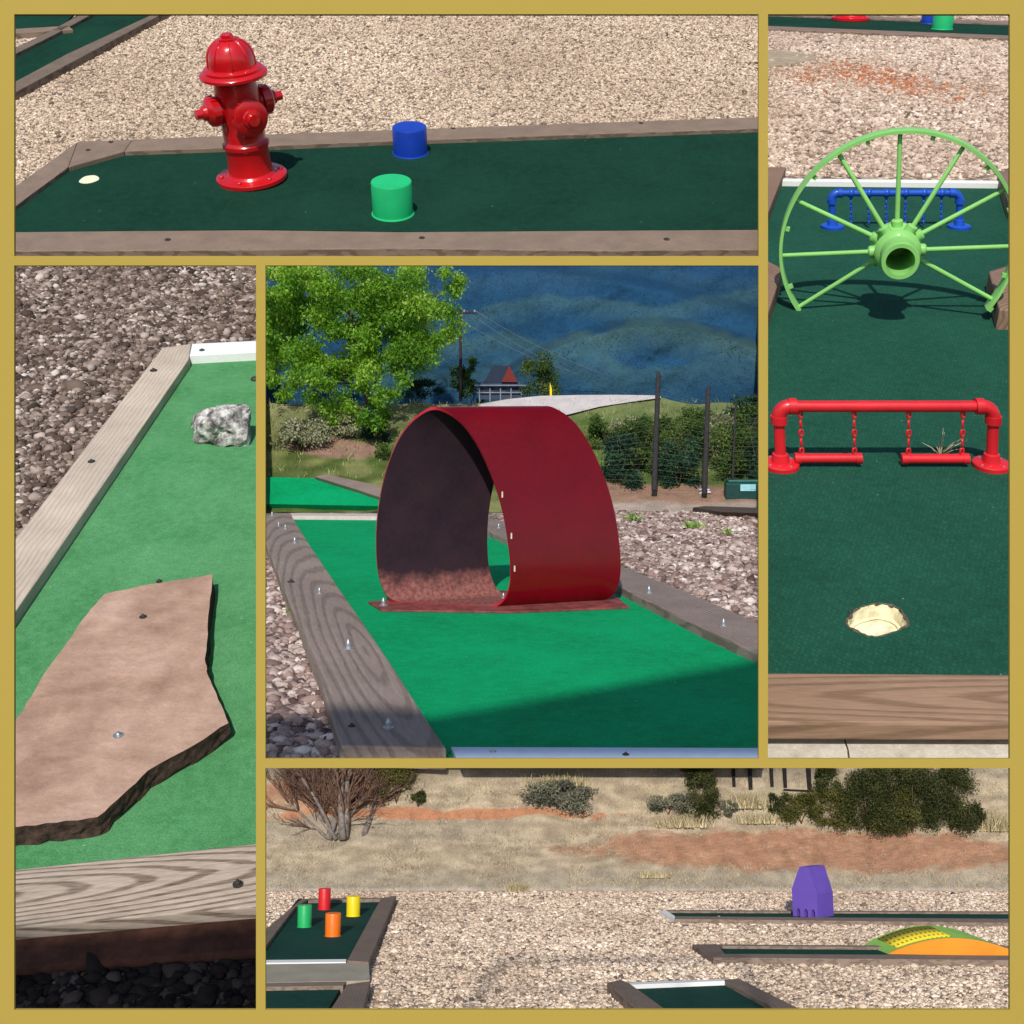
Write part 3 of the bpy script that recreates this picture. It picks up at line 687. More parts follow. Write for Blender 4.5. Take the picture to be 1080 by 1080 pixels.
# sandstone slab
sl = [(224, 606), (221, 640), (218, 680), (216.5, 699), (219, 712), (230, 738), (241, 763), (205, 786), (156, 813), (130, 838), (103, 862), (60, 868), (15, 873), (-50, 880), (-50, 860), (-20, 812), (15, 763), (33, 735), (50, 706), (70, 679), (92, 648), (110, 627), (160, 616), (195, 611)]
slabm = N('sandstone'); z1 = slabm.noise(1 / (55 * pL), 5); z2 = slabm.noise(1 / (5 * pL), 6, rough=.7); z3 = slabm.noise(1 / (22 * pL), 4, slabm.mapping((.8, 1.1, 1)))
sc_ = slabm.ramp(z1, [(.28, (.31, .18, .13)), (.5, (.42, .27, .20)), (.72, (.52, .35, .27))]); sc_ = slabm.mix(.45, sc_, slabm.ramp(z3, [(.35, (.75,) * 3), (.7, (1.2,) * 3)]), 'MULTIPLY'); sc_ = slabm.mix(.4, sc_, slabm.ramp(z2, [(.3, (.7,) * 3), (.75, (1.25,) * 3)]), 'MULTIPLY')
sandm = slabm.done(sc_, .85, slabm.bump(z3, .35, 4 * pL, slabm.bump(z2, .6, 1.5 * pL)), .2)
hsl = htL + 18 * pL
def rough_edge(pts, n=5, amp=1.6):
    out = []
    for i in range(len(pts)):
        a, b_ = pts[i], pts[(i + 1) % len(pts)]
        for q in range(n):
            t_ = q / n; out.append((a[0] + (b_[0] - a[0]) * t_ + random.uniform(-amp, amp) * (q > 0), a[1] + (b_[1] - a[1]) * t_ + random.uniform(-amp, amp) * (q > 0)))
    return out
re = rough_edge(sl, 4, .9); top = [PL.G(x, y, hsl) for x, y in re]; c = sum(top, Vector()) / len(top); c.z = 0
lay = []
for frac, amp in ((1, 0), (.75, .7), (.45, 1.2), (.2, 1.0), (0, 1.4)):
    lay.append([Vector((q.x - c.x, q.y - c.y, htL + .002 + (hsl - htL) * frac)) * 1.0 + Vector((random.uniform(-amp, amp) * pL, random.uniform(-amp, amp) * pL, 0)) for q in top])
mb = MB(); n_ = len(top)
for ring in lay: mb.v += ring
mb.f.append(list(range(n_))); mb.mi.append(0)
for r_ in range(4):
    for i in range(n_): mb.f.append([r_ * n_ + i, (r_ + 1) * n_ + i, (r_ + 1) * n_ + (i + 1) % n_, r_ * n_ + (i + 1) % n_]); mb.mi.append(1)
me = mb.mesh('stone_slab', [sandm, m_flat('slab_edge', (.055, .032, .024), .95, 1 / (7 * pL), .6, .8, 3 * pL)])
slab = put('stone_slab', me, PL, Matrix.Translation(c)); tag(slab, 'flat pinkish sandstone slab bolted onto the mid green lane', 'stone slab')
for x, y, r_ in ((151, 651, 3.6), (125, 776, 5.0), (168, 613.5, 3.0)): bolt(PL, x, y, hsl, r_, dark_steel if r_ < 4 else steel, slab, 'nut', .55)
def boulder(P, px, py, w, h, mat, label, base, seed=3):
    p = P.G(px, py, base); s = P.px(p); mb = MB(); import bmesh
    bm = bmesh.new(); bmesh.ops.create_icosphere(bm, subdivisions=4, radius=1)
    for v in bm.verts:
        d = v.co.normalized(); q = d * 1.5 + Vector((seed * 7.1, 3, 1))
        k_ = 1 + .42 * noise.noise(q) + .30 * noise.noise(q * 2.1) + .13 * noise.noise(q * 5)
        co = d * k_
        for pl, dd in ((Vector((.5, -.6, .5)), .74), (Vector((-.7, -.3, .5)), .78), (Vector((.2, .1, 1)), .66), (Vector((.9, .1, -.1)), .8), (Vector((-.2, -.9, -.2)), .8), (Vector((-.3, .4, .8)), .72)):
            pl = pl.normalized(); e = co.dot(pl) - dd
            if e > 0: co = co - pl * e * .7
        co *= 1 + .03 * noise.noise(q * 14)
        v.co = Vector((co.x * w * s / 2, co.y * w * s / 2.4, (co.z + .62) * h * s / 1.5))
    me = bpy.data.meshes.new('rock'); bm.to_mesh(me); bm.free(); me.materials.append(mat)
    o = put('rock', me, P, Matrix.Translation(p)); return tag(o, label, 'rock')
rk = N('grey_rock'); z1 = rk.noise(1 / (14 * pL), 5, rough=.7); z2 = rk.noise(1 / (3 * pL), 5)
rkm = rk.done(rk.ramp(z1, [(.34, (.045, .042, .04)), (.47, (.25, .235, .22)), (.6, (.62, .60, .57)), (.75, (.78, .76, .72))]), .9, rk.bump(z1, .8, 4 * pL, rk.bump(z2, .5, 1.5 * pL)), .15)
boulder(PL, 238, 464, 62, 41, rkm, 'rugged pale grey rock on the mid green lane near the white end board', htL)
p = PL.G(269, 401, htL); s = PL.px(p)
o = put('fallen_stone', MB().lathe([(4 * s, 0), (5 * s, 1.5 * s), (3 * s, 3.5 * s), (0, 4 * s)], 7).mesh('fallen_stone', dark_steel), PL, Matrix.Translation(p)); tag(o, 'small dark stone on the turf behind the grey rock', 'stone')
stL = m_tint('gravel_stone_c', GL, px=pLf * .8)
o = pebbles(PL, [(-58, 735), (175, 368), (274, 358), (274, 274), (-58, 274)], 4.7 * pLf, stL, 1.5, big=.34)
tag(o, 'dull brown and grey gravel spread beyond the pale board of the slab lane', 'gravel', kind='stuff')
stD = m_tint('shade_dark_stone', [(0, (.006, .004, .004)), (.6, (.022, .015, .013)), (1, (.08, .062, .055))], px=pL)  # deep shade below the front board put into the stone colour
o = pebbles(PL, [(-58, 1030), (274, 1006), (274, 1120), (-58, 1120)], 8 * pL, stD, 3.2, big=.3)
tag(o, 'gravel coloured nearly black for deep shade, below the front board of the slab lane', 'gravel', kind='stuff')

# ================================================================== TERRACE: red tunnel
pC = PC.px(PC.G(500, 640))
GC = [(0, (.06, .035, .032)), (.25, (.20, .13, .115)), (.55, (.36, .26, .225)), (.8, (.52, .42, .37)), (1, (.72, .63, .57))]
grvC = m_gravel('gravel_bed_d', GC, pC, 8)
CP = [(274, 804), (806, 804), (806, 541), (274, 541)]
ground('gravel_ground', PC, CP, grvC, thick=.004)
turfC = m_turf('bright_turf', (.0, .25, .085), (.0, .33, .12), pC, speck=(.2, .5, .2), fuzz=1.1)
woodC = m_wood('grey_brown_timber', (.17, .125, .105), (.30, .235, .20), 110 * PC.px(PC.G(400, 760)), contrast=.22, arch=(.07, .3, 3.4, .3))
woodC2 = m_wood('grey_brown_timber_b', (.17, .125, .105), (.29, .225, .195), 30 * pC)
whiteC = m_flat('shade_blue_white_board', (.52, .62, .78), .6, 30, .05)  # a white board; the blue of its shade is in the colour
htC = 5 * pC; hbC = 14 * pC
ln = thing('golf_lane', PC, PC.G(560, 700), 'bright green lane between wide weathered timbers, running under the red tunnel', 'golf lane')
turf_part(PC, [(470, 801), (806, 801), (806, 689), (740, 660), (654, 618), (515, 563), (480, 546), (302, 546), (330, 585)], htC, turfC, ln)
b = poly_part('border_timber', PC, [(359, 786), (340, 722), (318, 665), (300, 623), (282, 577), (276, 560), (276, 541.5), (306, 541.5), (327, 575), (359.5, 623), (384, 658), (415, 703.7), (451.5, 760.7), (471, 789)], hbC, woodC, ln, bev=1.4 * pC, axis=(0, 4))
for x, y, r_ in ((409.5, 768, 5.5), (367.5, 684, 5.2), (337, 626, 3.4), (311, 573, 3.2), (301, 558, 2.4), (294, 555, 2.2), (287, 544, 2.2)): bolt(PC, x, y, hbC, r_, steel, b)
for x, y, r_ in ((371, 766, 3.6), (307, 614, 3.4)): bolt(PC, x, y, hbC, r_, dark_steel, b, 'nut', .5)
b = poly_part('border_timber', PC, [(806, 692), (740, 662), (654, 619), (515, 560), (480, 543.5), (500, 542), (535, 551), (600, 573), (660, 598.5), (740, 631), (806, 659)], hbC, woodC2, ln, bev=1.4 * pC, axis=(0, 3))
for x, y, r_ in ((763, 660, 4), (684.5, 625.5, 3.8), (526, 557, 2.4)): bolt(PC, x, y, hbC, r_, steel, b)
poly_part('end_board', PC, [(306.5, 541), (480, 542.5), (480, 545.5), (308, 544)], hbC * .8, m_flat('pink_white_board', (.56, .47, .44), .6, 30, .1), ln, bev=.5 * pC)
b = poly_part('end_board', PC, [(475, 787.5), (806, 788.5), (806, 803), (484, 803)], htC + 3 * pC, whiteC, ln, z0=htC - 1 * pC, bev=.8 * pC)
for x, y in ((520, 793), (660, 796)): bolt(PC, x, y, htC + 3 * pC, 3.2, steel if x < 600 else dark_steel, b, 'nut', .5)

# tunnel: a painted sheet bent into a hoop, standing on a floor plate
hp_ = 2.2 * pC + htC
FL = PC.G(405, 634.5, hp_); FR = PC.G(541, 640, hp_); BR = PC.G(656, 633, hp_); ev = BR - FR
pd = (FR - FL); 
def on_plane(x, y):
    """point of the hoop's upright opening plane seen at x,y"""
    r = ray(x, y); d0 = PC.A(x, y, 0.0); d1 = PC.A(x, y, 1.0); dv = d1 - d0
    nn = Vector((pd.y, -pd.x, 0)); t_ = (FL - d0).dot(nn) / dv.dot(nn); return d0 + dv * t_
arcpx = [(470, 639.5), (440, 638.5), (422, 637), (410, 630), (403, 618), (398.5, 600), (397, 575), (398, 548), (402, 520), (409, 492), (420, 465), (435, 445), (455, 432.5), (473, 437), (489, 450), (503, 470), (515, 495), (525, 522), (532, 550), (536.5, 580), (538, 605), (535.5, 622), (529, 633), (516, 639.5), (495, 640.5), (470, 639.5)]
arc = [on_plane(x, y) for x, y in arcpx]
for q in arc:
    if q.z < hp_ + 1.5 * pC: q.z = hp_ + .6 * pC
def catmull(p, m=4):
    out = []
    for i in range(len(p) - 1):
        a, b_, c_, d_ = p[max(i - 1, 0)], p[i], p[i + 1], p[min(i + 2, len(p) - 1)]
        for q in range(m):
            t_ = q / m; out.append(.5 * ((2 * b_) + (c_ - a) * t_ + (2 * a - 5 * b_ + 4 * c_ - d_) * t_ * t_ + (3 * b_ - 3 * c_ + d_ - a) * t_ ** 3))
    return out + [p[-1]]
arc = catmull(arc); cen = sum(arc, Vector()) / len(arc); cen.z = 0
base = (FL + FR) / 2 + ev / 2
tn = thing('tunnel_obstacle', PC, base, 'dark red sheet metal hoop tunnel standing across the bright green lane', 'tunnel')
redC = m_paint('dark_red_enamel', (.125, .0, .0035), pC, .24, wear=(.10, .10, .13), coat=.35, amount=.765)
redC.node_tree.nodes['Principled BSDF'].inputs['Specular IOR Level'].default_value = .22
inC = N('shade_dark_lining'); z1 = inC.noise(1 / (30 * pC), 5); z2 = inC.noise(1 / (4 * pC), 5)
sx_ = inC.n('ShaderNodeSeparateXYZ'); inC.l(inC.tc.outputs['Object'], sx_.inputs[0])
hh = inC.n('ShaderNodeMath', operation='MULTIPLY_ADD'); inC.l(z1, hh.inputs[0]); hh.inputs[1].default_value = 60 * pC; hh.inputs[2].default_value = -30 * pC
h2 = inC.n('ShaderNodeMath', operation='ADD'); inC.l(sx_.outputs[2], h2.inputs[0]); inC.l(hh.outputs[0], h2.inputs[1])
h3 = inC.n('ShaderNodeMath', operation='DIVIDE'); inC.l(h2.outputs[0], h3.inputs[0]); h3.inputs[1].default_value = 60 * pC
sunlitf = inC.ramp(h3.outputs[0], [(.25, (1, 1, 1)), (.55, (0, 0, 0))])  # sunlight on the tunnel floor, painted as pinkish red low down
dk = inC.mix(.4, inC.ramp(z1, [(.3, (.020, .011, .019)), (.7, (.038, .019, .026))]), inC.ramp(z2, [(.3, (.009, .006, .011)), (.7, (.028, .011, .014))]))  # the shade inside the hoop is put into this dark colour
inCm = inC.done(inC.mix(sunlitf, dk, inC.ramp(z2, [(.3, (.14, .035, .035)), (.7, (.27, .12, .10))])), .75, None, .15)
n_ = len(arc); nx = 10; th = 3.4 * pC
nrm = []
for i in range(n_):
    t_ = (arc[min(i + 1, n_ - 1)] - arc[max(i - 1, 0)]); q = ev.cross(t_).normalized(); nrm.append(q)
nrm[0] = nrm[-1] = (nrm[1] + nrm[-2]).normalized()
if nrm[n_ // 2].z < 0: nrm = [-q for q in nrm]
mbo = MB(); mbi = MB(); mbe = MB()
def row(off): return [[arc[i] + nrm[i] * off + ev * (j / nx) - base for j in range(nx + 1)] for i in range(n_)]
ro, ri = row(th), row(0)
def gridf(r_, flip):
    vs = [v for q in r_ for v in q]; w_ = nx + 1
    return vs, [([i * w_ + j, i * w_ + j + 1, (i + 1) * w_ + j + 1, (i + 1) * w_ + j][::(-1 if flip else 1)]) for i in range(n_ - 1) for j in range(nx)]
mbo.add(*gridf(ro, False)); mbi.add(*gridf(ri, True))
for j in (0, nx):
    vs = [q[j] for q in ro] + [q[j] for q in ri]
    mbe.add(vs, [[i, i + 1, n_ + i + 1, n_ + i] for i in range(n_ - 1)])
edgeC = m_paint('red_edge', (.36, .012, .022), pC, .4, wear=(.25, .16, .15), amount=.66)
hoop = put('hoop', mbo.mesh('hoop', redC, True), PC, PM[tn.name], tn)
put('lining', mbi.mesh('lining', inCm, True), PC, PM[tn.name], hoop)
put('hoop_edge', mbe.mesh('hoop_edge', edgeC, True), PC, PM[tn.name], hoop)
plm = m_flat('worn_red_plate', (.20, .05, .045), .6, 1 / (12 * pC), .45)
pl = poly_part('floor_plate', PC, [(388, 634.5), (402, 643), (540, 645), (664, 640), (648, 627), (515, 622)], hp_, plm, tn, z0=htC + .0005, bev=.4 * pC)
bolt(PC, 404.5, 638.5, hp_, 4.2, steel, pl); bolt(PC, 531, 631, hp_, 3, steel, pl)
for i in (n_ - 22, n_ - 27, n_ - 33):
    q = arc[i] + nrm[i] * (th + .3 * pC) + ev * .03
    put('rim_tag', MB().box((0, 0, 0), (1.5 * pC, 1.1 * pC, 6 * pC)).mesh('rim_tag', m_flat('bare_chip', (.55, .50, .36), .7)), PC, Matrix.Translation(q), tn)

# unseen canvas screens on a beam, added behind the camera to shade the near end of the tunnel lane and the foot of the slab lane
def to_sun(P, px, py, z):
    q = P.M @ P.G(px, py, htC if P is PC else 0.0); q = WC.inverted() @ q; d = WC.to_3x3().inverted() @ sd
    return q + d * ((z - q.y) / d.y)
zs = -.4 * U; aw = link(bpy.data.objects.new('added_shade_screen', None)); aw.matrix_world = WC @ Matrix.Translation((0, zs, 0)); PM[aw.name] = Matrix.Identity(4)
tag(aw, 'added unseen canvas screens on a beam to shade the near end of the tunnel lane', 'screen')
canvas = m_flat('canvas', (.30, .27, .20), .9, 20, .1); zl = 9; zmin = 9
for P_, pts_ in ((PC, [(250, 748), (449, 757), (530, 744), (776, 700), (830, 690), (830, 799), (250, 799)]), (PL, [(-60, 999), (290, 973), (290, 1150), (-60, 1150)])):
    w_ = [to_sun(P_, x, y, zs) for x, y in pts_]; mb = MB()
    mb.loft([(q.x, 0, q.z) for q in w_], [(q.x, -.012, q.z) for q in w_])
    o = link(bpy.data.objects.new('canvas_panel', mb.mesh('canvas_panel', canvas))); o.parent = aw  # added unseen panel that casts shade
    if P_ is PC: bot = min(q.z for q in w_); xr = max(q.x for q in w_)
    else: tp = max(q.z for q in w_); xl = min(q.x for q in w_)
zb = bot + .05
o = link(bpy.data.objects.new('beam', MB().box(((xl + xr) / 2, -.04, zb), (xr - xl, .04, .06)).mesh('beam', canvas))); o.parent = aw  # beam of the added unseen screens
for hx in (xl + .1, xl + .7):
    o = link(bpy.data.objects.new('hanger', MB().box((hx, -.03, (zb + tp) / 2), (.012, .012, zb - tp + .04)).mesh('hanger', canvas))); o.parent = aw
o = link(bpy.data.objects.new('post', MB().box((xl - .35, -.04, zb - 1.4), (.08, .08, 2.9)).mesh('post', canvas))); o.parent = aw  # post of the added unseen screens
o = link(bpy.data.objects.new('beam_end', MB().box((xl - .16, -.04, zb), (.32, .04, .06)).mesh('beam_end', canvas))); o.parent = aw

# background slope
def slope_grid(P, name, x0, x1, nx_, y0, y1, ny_, dfn, mat, col=None, bump=None, cut=None):
    vs = np.zeros(((ny_ + 1), (nx_ + 1), 3)); rgb = np.zeros(((ny_ + 1), (nx_ + 1), 3))
    for j in range(ny_ + 1):
        y = y0 + (y1 - y0) * j / ny_
        for i in range(nx_ + 1):
            x = x0 + (x1 - x0) * i / nx_; p = dfn(x, y); vs[j, i] = p
            if col: rgb[j, i] = col(x, y)
    ii = np.arange((nx_ + 1) * (ny_ + 1)).reshape(ny_ + 1, nx_ + 1)
    f = np.stack([ii[:-1, :-1], ii[:-1, 1:], ii[1:, 1:], ii[1:, :-1]], -1).reshape(-1, 4)
    me = np_mesh(name, vs.reshape(-1, 3), f, mat, True, None, rgb.reshape(-1, 3) if col else None)
    return tag(put(name, me, P, Matrix.Identity(4)), kind='structure')
def sm(a, b_, x): t_ = max(0, min(1, (x - a) / (b_ - a))); return t_ * t_ * (3 - 2 * t_)
def lerp(a, b_, t_): return tuple(p + (q - p) * t_ for p, q in zip(a, b_))
def nz(x, y, s_=1.0, o=0.0): return noise.noise(Vector((x / s_, y / s_, o)))
crest = lambda x: 425.5 - 6.5 * sm(490, 570, x) * sm(735, 690, x) + 1.5 * nz(x, 0, 25, 3)
def colC(x, y):
    g = lerp((.085, .125, .028), (.22, .23, .085), sm(-.3, .4, nz(x, y * 3, 30, 1)))
    g = lerp(g, (.34, .33, .17), .8 * sm(455, 425, y + 8 * nz(x, y, 30)))
    if x < 420:
        d = sm(0, .5, 1 - ((x - 352) / 62) ** 2 - ((y - 470 - (x - 352) * .1) / 11) ** 2 + .4 * nz(x, y, 12)); g = lerp(g, (.33, .20, .15), d)
        g = lerp(g, (.08, .13, .03), .7 * sm(480, 500, y) * sm(330, 280, x - (y - 480)))
    if x > 600:
        g = lerp(g, (.10, .16, .04), .6)
        d = sm(509, 514, y + 3 * nz(x, 0, 30)) * (.9 + .2 * nz(x, y, 8)); g = lerp(g, (.36, .21, .155), d)
        g = lerp(g, (.13, .16, .05), .8 * sm(.25, .6, nz(x, y * 4, 22, 8)) * sm(505, 530, y))
        g = lerp(g, (.42, .34, .28), sm(527, 533, y))
    return g
def dC(x, y):
    y = 541 - (541 - y) * (541 - crest(x)) / 119
    p = PC.S(x, y); p.z += .012 * U * nz(x, y * 2, 35, 5); return p
gslope = slope_grid(PC, 'grassy_bank', 274, 806, 110, 541, 422, 60, dC, m_soil('bank_soil', PC.px(PC.S(540, 470)), .55, 1.5), colC)
# pale road on the bank
def strip(P, name, left, right, mat, lift, kind='structure'):
    a = [P.S(x, y) + Vector((0, 0, lift)) for x, y in left]; b_ = [P.S(x, y) + Vector((0, 0, lift)) for x, y in right]; n__ = len(a)
    o = put(name, MB().add(a + b_, [[i, i + 1, n__ + i + 1, n__ + i] for i in range(n__ - 1)]).mesh(name, mat, True), P, Matrix.Identity(4)); return tag(o, kind=kind)
pCb = PC.px(PC.S(540, 440))
strip(PC, 'road', [(505, 430), (535, 424), (570, 420.5), (610, 419.6), (650, 419.4), (696, 420)], [(530, 447), (570, 446), (600, 440), (632, 432), (664, 427), (697, 422.5)], m_flat('pale_road', (.50, .46, .45), .9, 1 / (12 * pCb), .12, .3, 1 * pCb), .016 * U)
# second lane beyond the end board
l2 = thing('golf_lane', PC, PC.S(330, 525), 'short strip of bright green lane beyond the end board left of the tunnel', 'golf lane')
def surf_poly(P, name, pts, lift, mat, parent, thick):
    a = [P.S(x, y) for x, y in pts]; up = Vector((0, -.75, .65)); t_ = [q + up * lift for q in a]; bo = [q - up * thick for q in a]
    c_ = sum(a, Vector()) / len(a); return put(name, MB().loft([q - c_ for q in bo], [q - c_ for q in t_]).mesh(name, mat), P, Matrix.Translation(c_), parent)
surf_poly(PC, 'turf', [(274, 536), (410, 538.5), (410, 531), (380, 523), (335, 509), (300, 508), (274, 507.5)], .035 * U, turfC, l2, .03)
surf_poly(PC, 'border_timber', [(334, 510.5), (380, 525), (415, 537), (420, 530), (392, 518), (345, 508)], .06 * U, woodC2, l2, .03)
# mountains
def mdep(x, y):
    r_ = .55 * nz(x, y * 1.6, 95, 2.2) + .28 * nz(x + y * .6, y * 1.5, 42, 7) + .12 * nz(x, y, 17, 4) + .06 * nz(x, y, 7, 9)
    b1 = 336 + .0021 * (x - 690) ** 2; f_ = sm(b1 - 3, b1 + 10, y)           # the near round hill on the right
    b2 = 300 + 26 * math.sin(x / 120.) + .05 * (x - 500); f2 = sm(b2 - 4, b2 + 12, y)
    return U * (8.35 - .42 * f_ - .26 * f2 - (y - 270) / 160 * .22 - .13 * r_)
def mp(x, y): return PC.A(x, y, mdep(x, y))
mm = N('haze_blue_mountain'); pM = 8 * U / F
a_ = mm.noise(1 / (70 * pM), 3, mm.mapping((1, .6, 1.9), (0, .3, 0)), .45); b_ = mm.noise(1 / (3 * pM), 5, rough=.75); c_ = mm.noise(1 / (11 * pM), 4)
at_ = mm.n('ShaderNodeAttribute', attribute_name='soil')  # here 'soil' holds the colM colours, with haze and ridge shading
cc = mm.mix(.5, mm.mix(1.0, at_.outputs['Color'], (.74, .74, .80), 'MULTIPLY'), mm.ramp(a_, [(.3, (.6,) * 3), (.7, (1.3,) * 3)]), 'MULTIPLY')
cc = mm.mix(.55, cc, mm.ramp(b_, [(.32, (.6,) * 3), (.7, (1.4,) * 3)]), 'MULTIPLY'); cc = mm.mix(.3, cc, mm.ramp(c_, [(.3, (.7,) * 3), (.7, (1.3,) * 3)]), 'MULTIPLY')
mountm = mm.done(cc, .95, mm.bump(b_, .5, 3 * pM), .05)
def colM(x, y):  # blue haze and ridge shading, light crests over dark valleys, put into the colour
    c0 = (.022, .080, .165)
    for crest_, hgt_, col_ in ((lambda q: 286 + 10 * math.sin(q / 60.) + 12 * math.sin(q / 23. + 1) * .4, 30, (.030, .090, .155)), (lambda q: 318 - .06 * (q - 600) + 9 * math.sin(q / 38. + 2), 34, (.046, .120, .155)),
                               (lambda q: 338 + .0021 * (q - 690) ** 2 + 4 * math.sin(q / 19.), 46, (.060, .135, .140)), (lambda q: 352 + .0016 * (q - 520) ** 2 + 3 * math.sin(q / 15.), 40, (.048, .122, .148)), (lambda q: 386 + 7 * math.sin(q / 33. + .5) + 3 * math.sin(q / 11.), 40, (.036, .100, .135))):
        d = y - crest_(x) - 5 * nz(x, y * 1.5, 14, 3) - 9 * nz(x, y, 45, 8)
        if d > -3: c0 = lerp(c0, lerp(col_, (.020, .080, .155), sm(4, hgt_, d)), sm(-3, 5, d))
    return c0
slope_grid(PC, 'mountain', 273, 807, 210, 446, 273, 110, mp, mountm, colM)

# far conifers standing all over the mountain
nT = 7000; tx = RNG.uniform(276, 804, nT); ty = RNG.uniform(283, 432, nT); keepT = np.array([nz(x, y * 1.4, 40, 31) + .35 * nz(x, y, 11, 5) > -.12 for x, y in zip(tx, ty)])
tx, ty = tx[keepT], ty[keepT]; tp_ = np.array([tuple(mp(x, y)) for x, y in zip(tx, ty)]); nT = len(tx)
hT = RNG.uniform(.7, 1.5, nT)[:, None] * pM; wT = hT * RNG.uniform(.45, .8, (nT, 1)); co = []
for k in range(4):
    a = k * PI / 2 + .4; co.append(tp_ + np.array([math.cos(a), math.sin(a), 0])[None] * wT)
co.append(tp_ + np.array([0, 0, 1.0])[None] * hT); co = np.stack(co, 1).reshape(-1, 3)
ff = (np.array([(0, 1, 4), (1, 2, 4), (2, 3, 4), (3, 0, 4)])[None] + (np.arange(nT) * 5)[:, None, None]).reshape(-1, 3)
o = put('conifer_forest', np_mesh('conifer_forest', co, ff, m_tint('haze_blue_needles', [(0, (.016, .058, .105)), (.6, (.028, .078, .115)), (1, (.048, .10, .10))], .95, .05), False, np.repeat(RNG.random(nT), 5)), PC, Matrix.Identity(4))  # needle colours carry the blue of the haze
tag(o, 'conifer forest tinted blue for haze, covering the mountain behind the tunnel', 'forest', kind='stuff')

# ---- trees, shrubs and the things of the background
pK = PC.px(PC.S(400, 440))
bark = m_flat('bark', (.10, .075, .055), .95, 1 / (3 * pK), .4, .6, 2 * pK)
bigleaf = m_tint('willow_leaf', [(0, (.05, .14, .010)), (.45, (.13, .285, .018)), (.8, (.27, .45, .04)), (1, (.55, .68, .20))], .5, .35, trans=(1.6, 1.7, .6))
def trim(P, o, x0, y0):
    """foliage stops at the neighbouring terraces' edges"""
    def f(c):
        d = P.f.y * (c[:, 1] + o.y) + P.n.y * (c[:, 2] + o.z - P.h); z = P.f.z * (c[:, 1] + o.y) + P.n.z * (c[:, 2] + o.z - P.h)
        return (540 + F * (c[:, 0] + o.x) / d > x0) & (540 - F * z / d > y0)
    return f
p0 = PC.S(391, 452); tr = thing('shade_tree', PC, p0, 'big leafy bright green tree filling the upper left of the tunnel view', 'tree'); s = 6.5 * U / F
def CA(x, y, d): return PC.A(x, y, d * U) - p0
mb = MB(); mb.tube([(0, 0, -.02), CA(389, 430, 6.55), CA(384, 400, 6.6), CA(376, 360, 6.6), CA(366, 310, 6.6)], [4.5 * s, 3.6 * s, 3.4 * s, 2.8 * s, 1.6 * s], 9)
put('trunk', mb.mesh('trunk', bark, True), PC, PM[tr.name], tr)
mb = MB()
for (x, y, d) in ((300, 330, 6.5), (290, 380, 6.4), (330, 300, 6.7), (440, 330, 6.5), (465, 310, 6.6), (420, 390, 6.4), (340, 390, 6.35), (410, 290, 6.6), (320, 410, 6.5)):
    yy = min(415, y + 35); st = CA(384 + (376 - 384) * (400 - yy) / 40, yy, 6.6); en = CA(x, y, d); md = (st + en) / 2 + Vector((0, 0, .05 * U))
    mb.tube([st, md, en], [1.4 * s, .9 * s, .4 * s], 6)
put('limbs', mb.mesh('limbs', bark, True), PC, PM[tr.name], tr)
bl = []
for i in range(120):
    x = random.uniform(262, 455); y = random.uniform(282, 395 - max(0, x - 430) * .6)
    bl.append((CA(x, y, random.uniform(6.25, 7.0)), (random.uniform(13, 24) * s, 26 * s, random.uniform(10, 20) * s), 1.0))
for x, y in ((470, 288), (478, 305), (465, 325), (480, 345), (462, 358), (455, 375), (440, 385), (476, 330), (484, 296), (472, 352), (425, 400), (400, 415), (380, 405), (360, 418), (345, 405), (395, 425), (415, 415), (368, 430), (430, 372), (330, 400), (310, 405), (405, 436), (384, 440), (288, 400), (345, 428), (328, 420), (375, 446), (352, 440), (398, 446), (300, 416)):
    bl.append((CA(x, y, random.uniform(6.2, 6.5)), (random.uniform(8, 15) * s, 12 * s, random.uniform(8, 15) * s), .5))
put('crown', leaf_cloud(bl, 90000, 1.75 * s, bigleaf, 'crown', 2.0, shell=.25, droop=.35, keep=trim(PC, p0, 275, 276)), PC, PM[tr.name], tr)

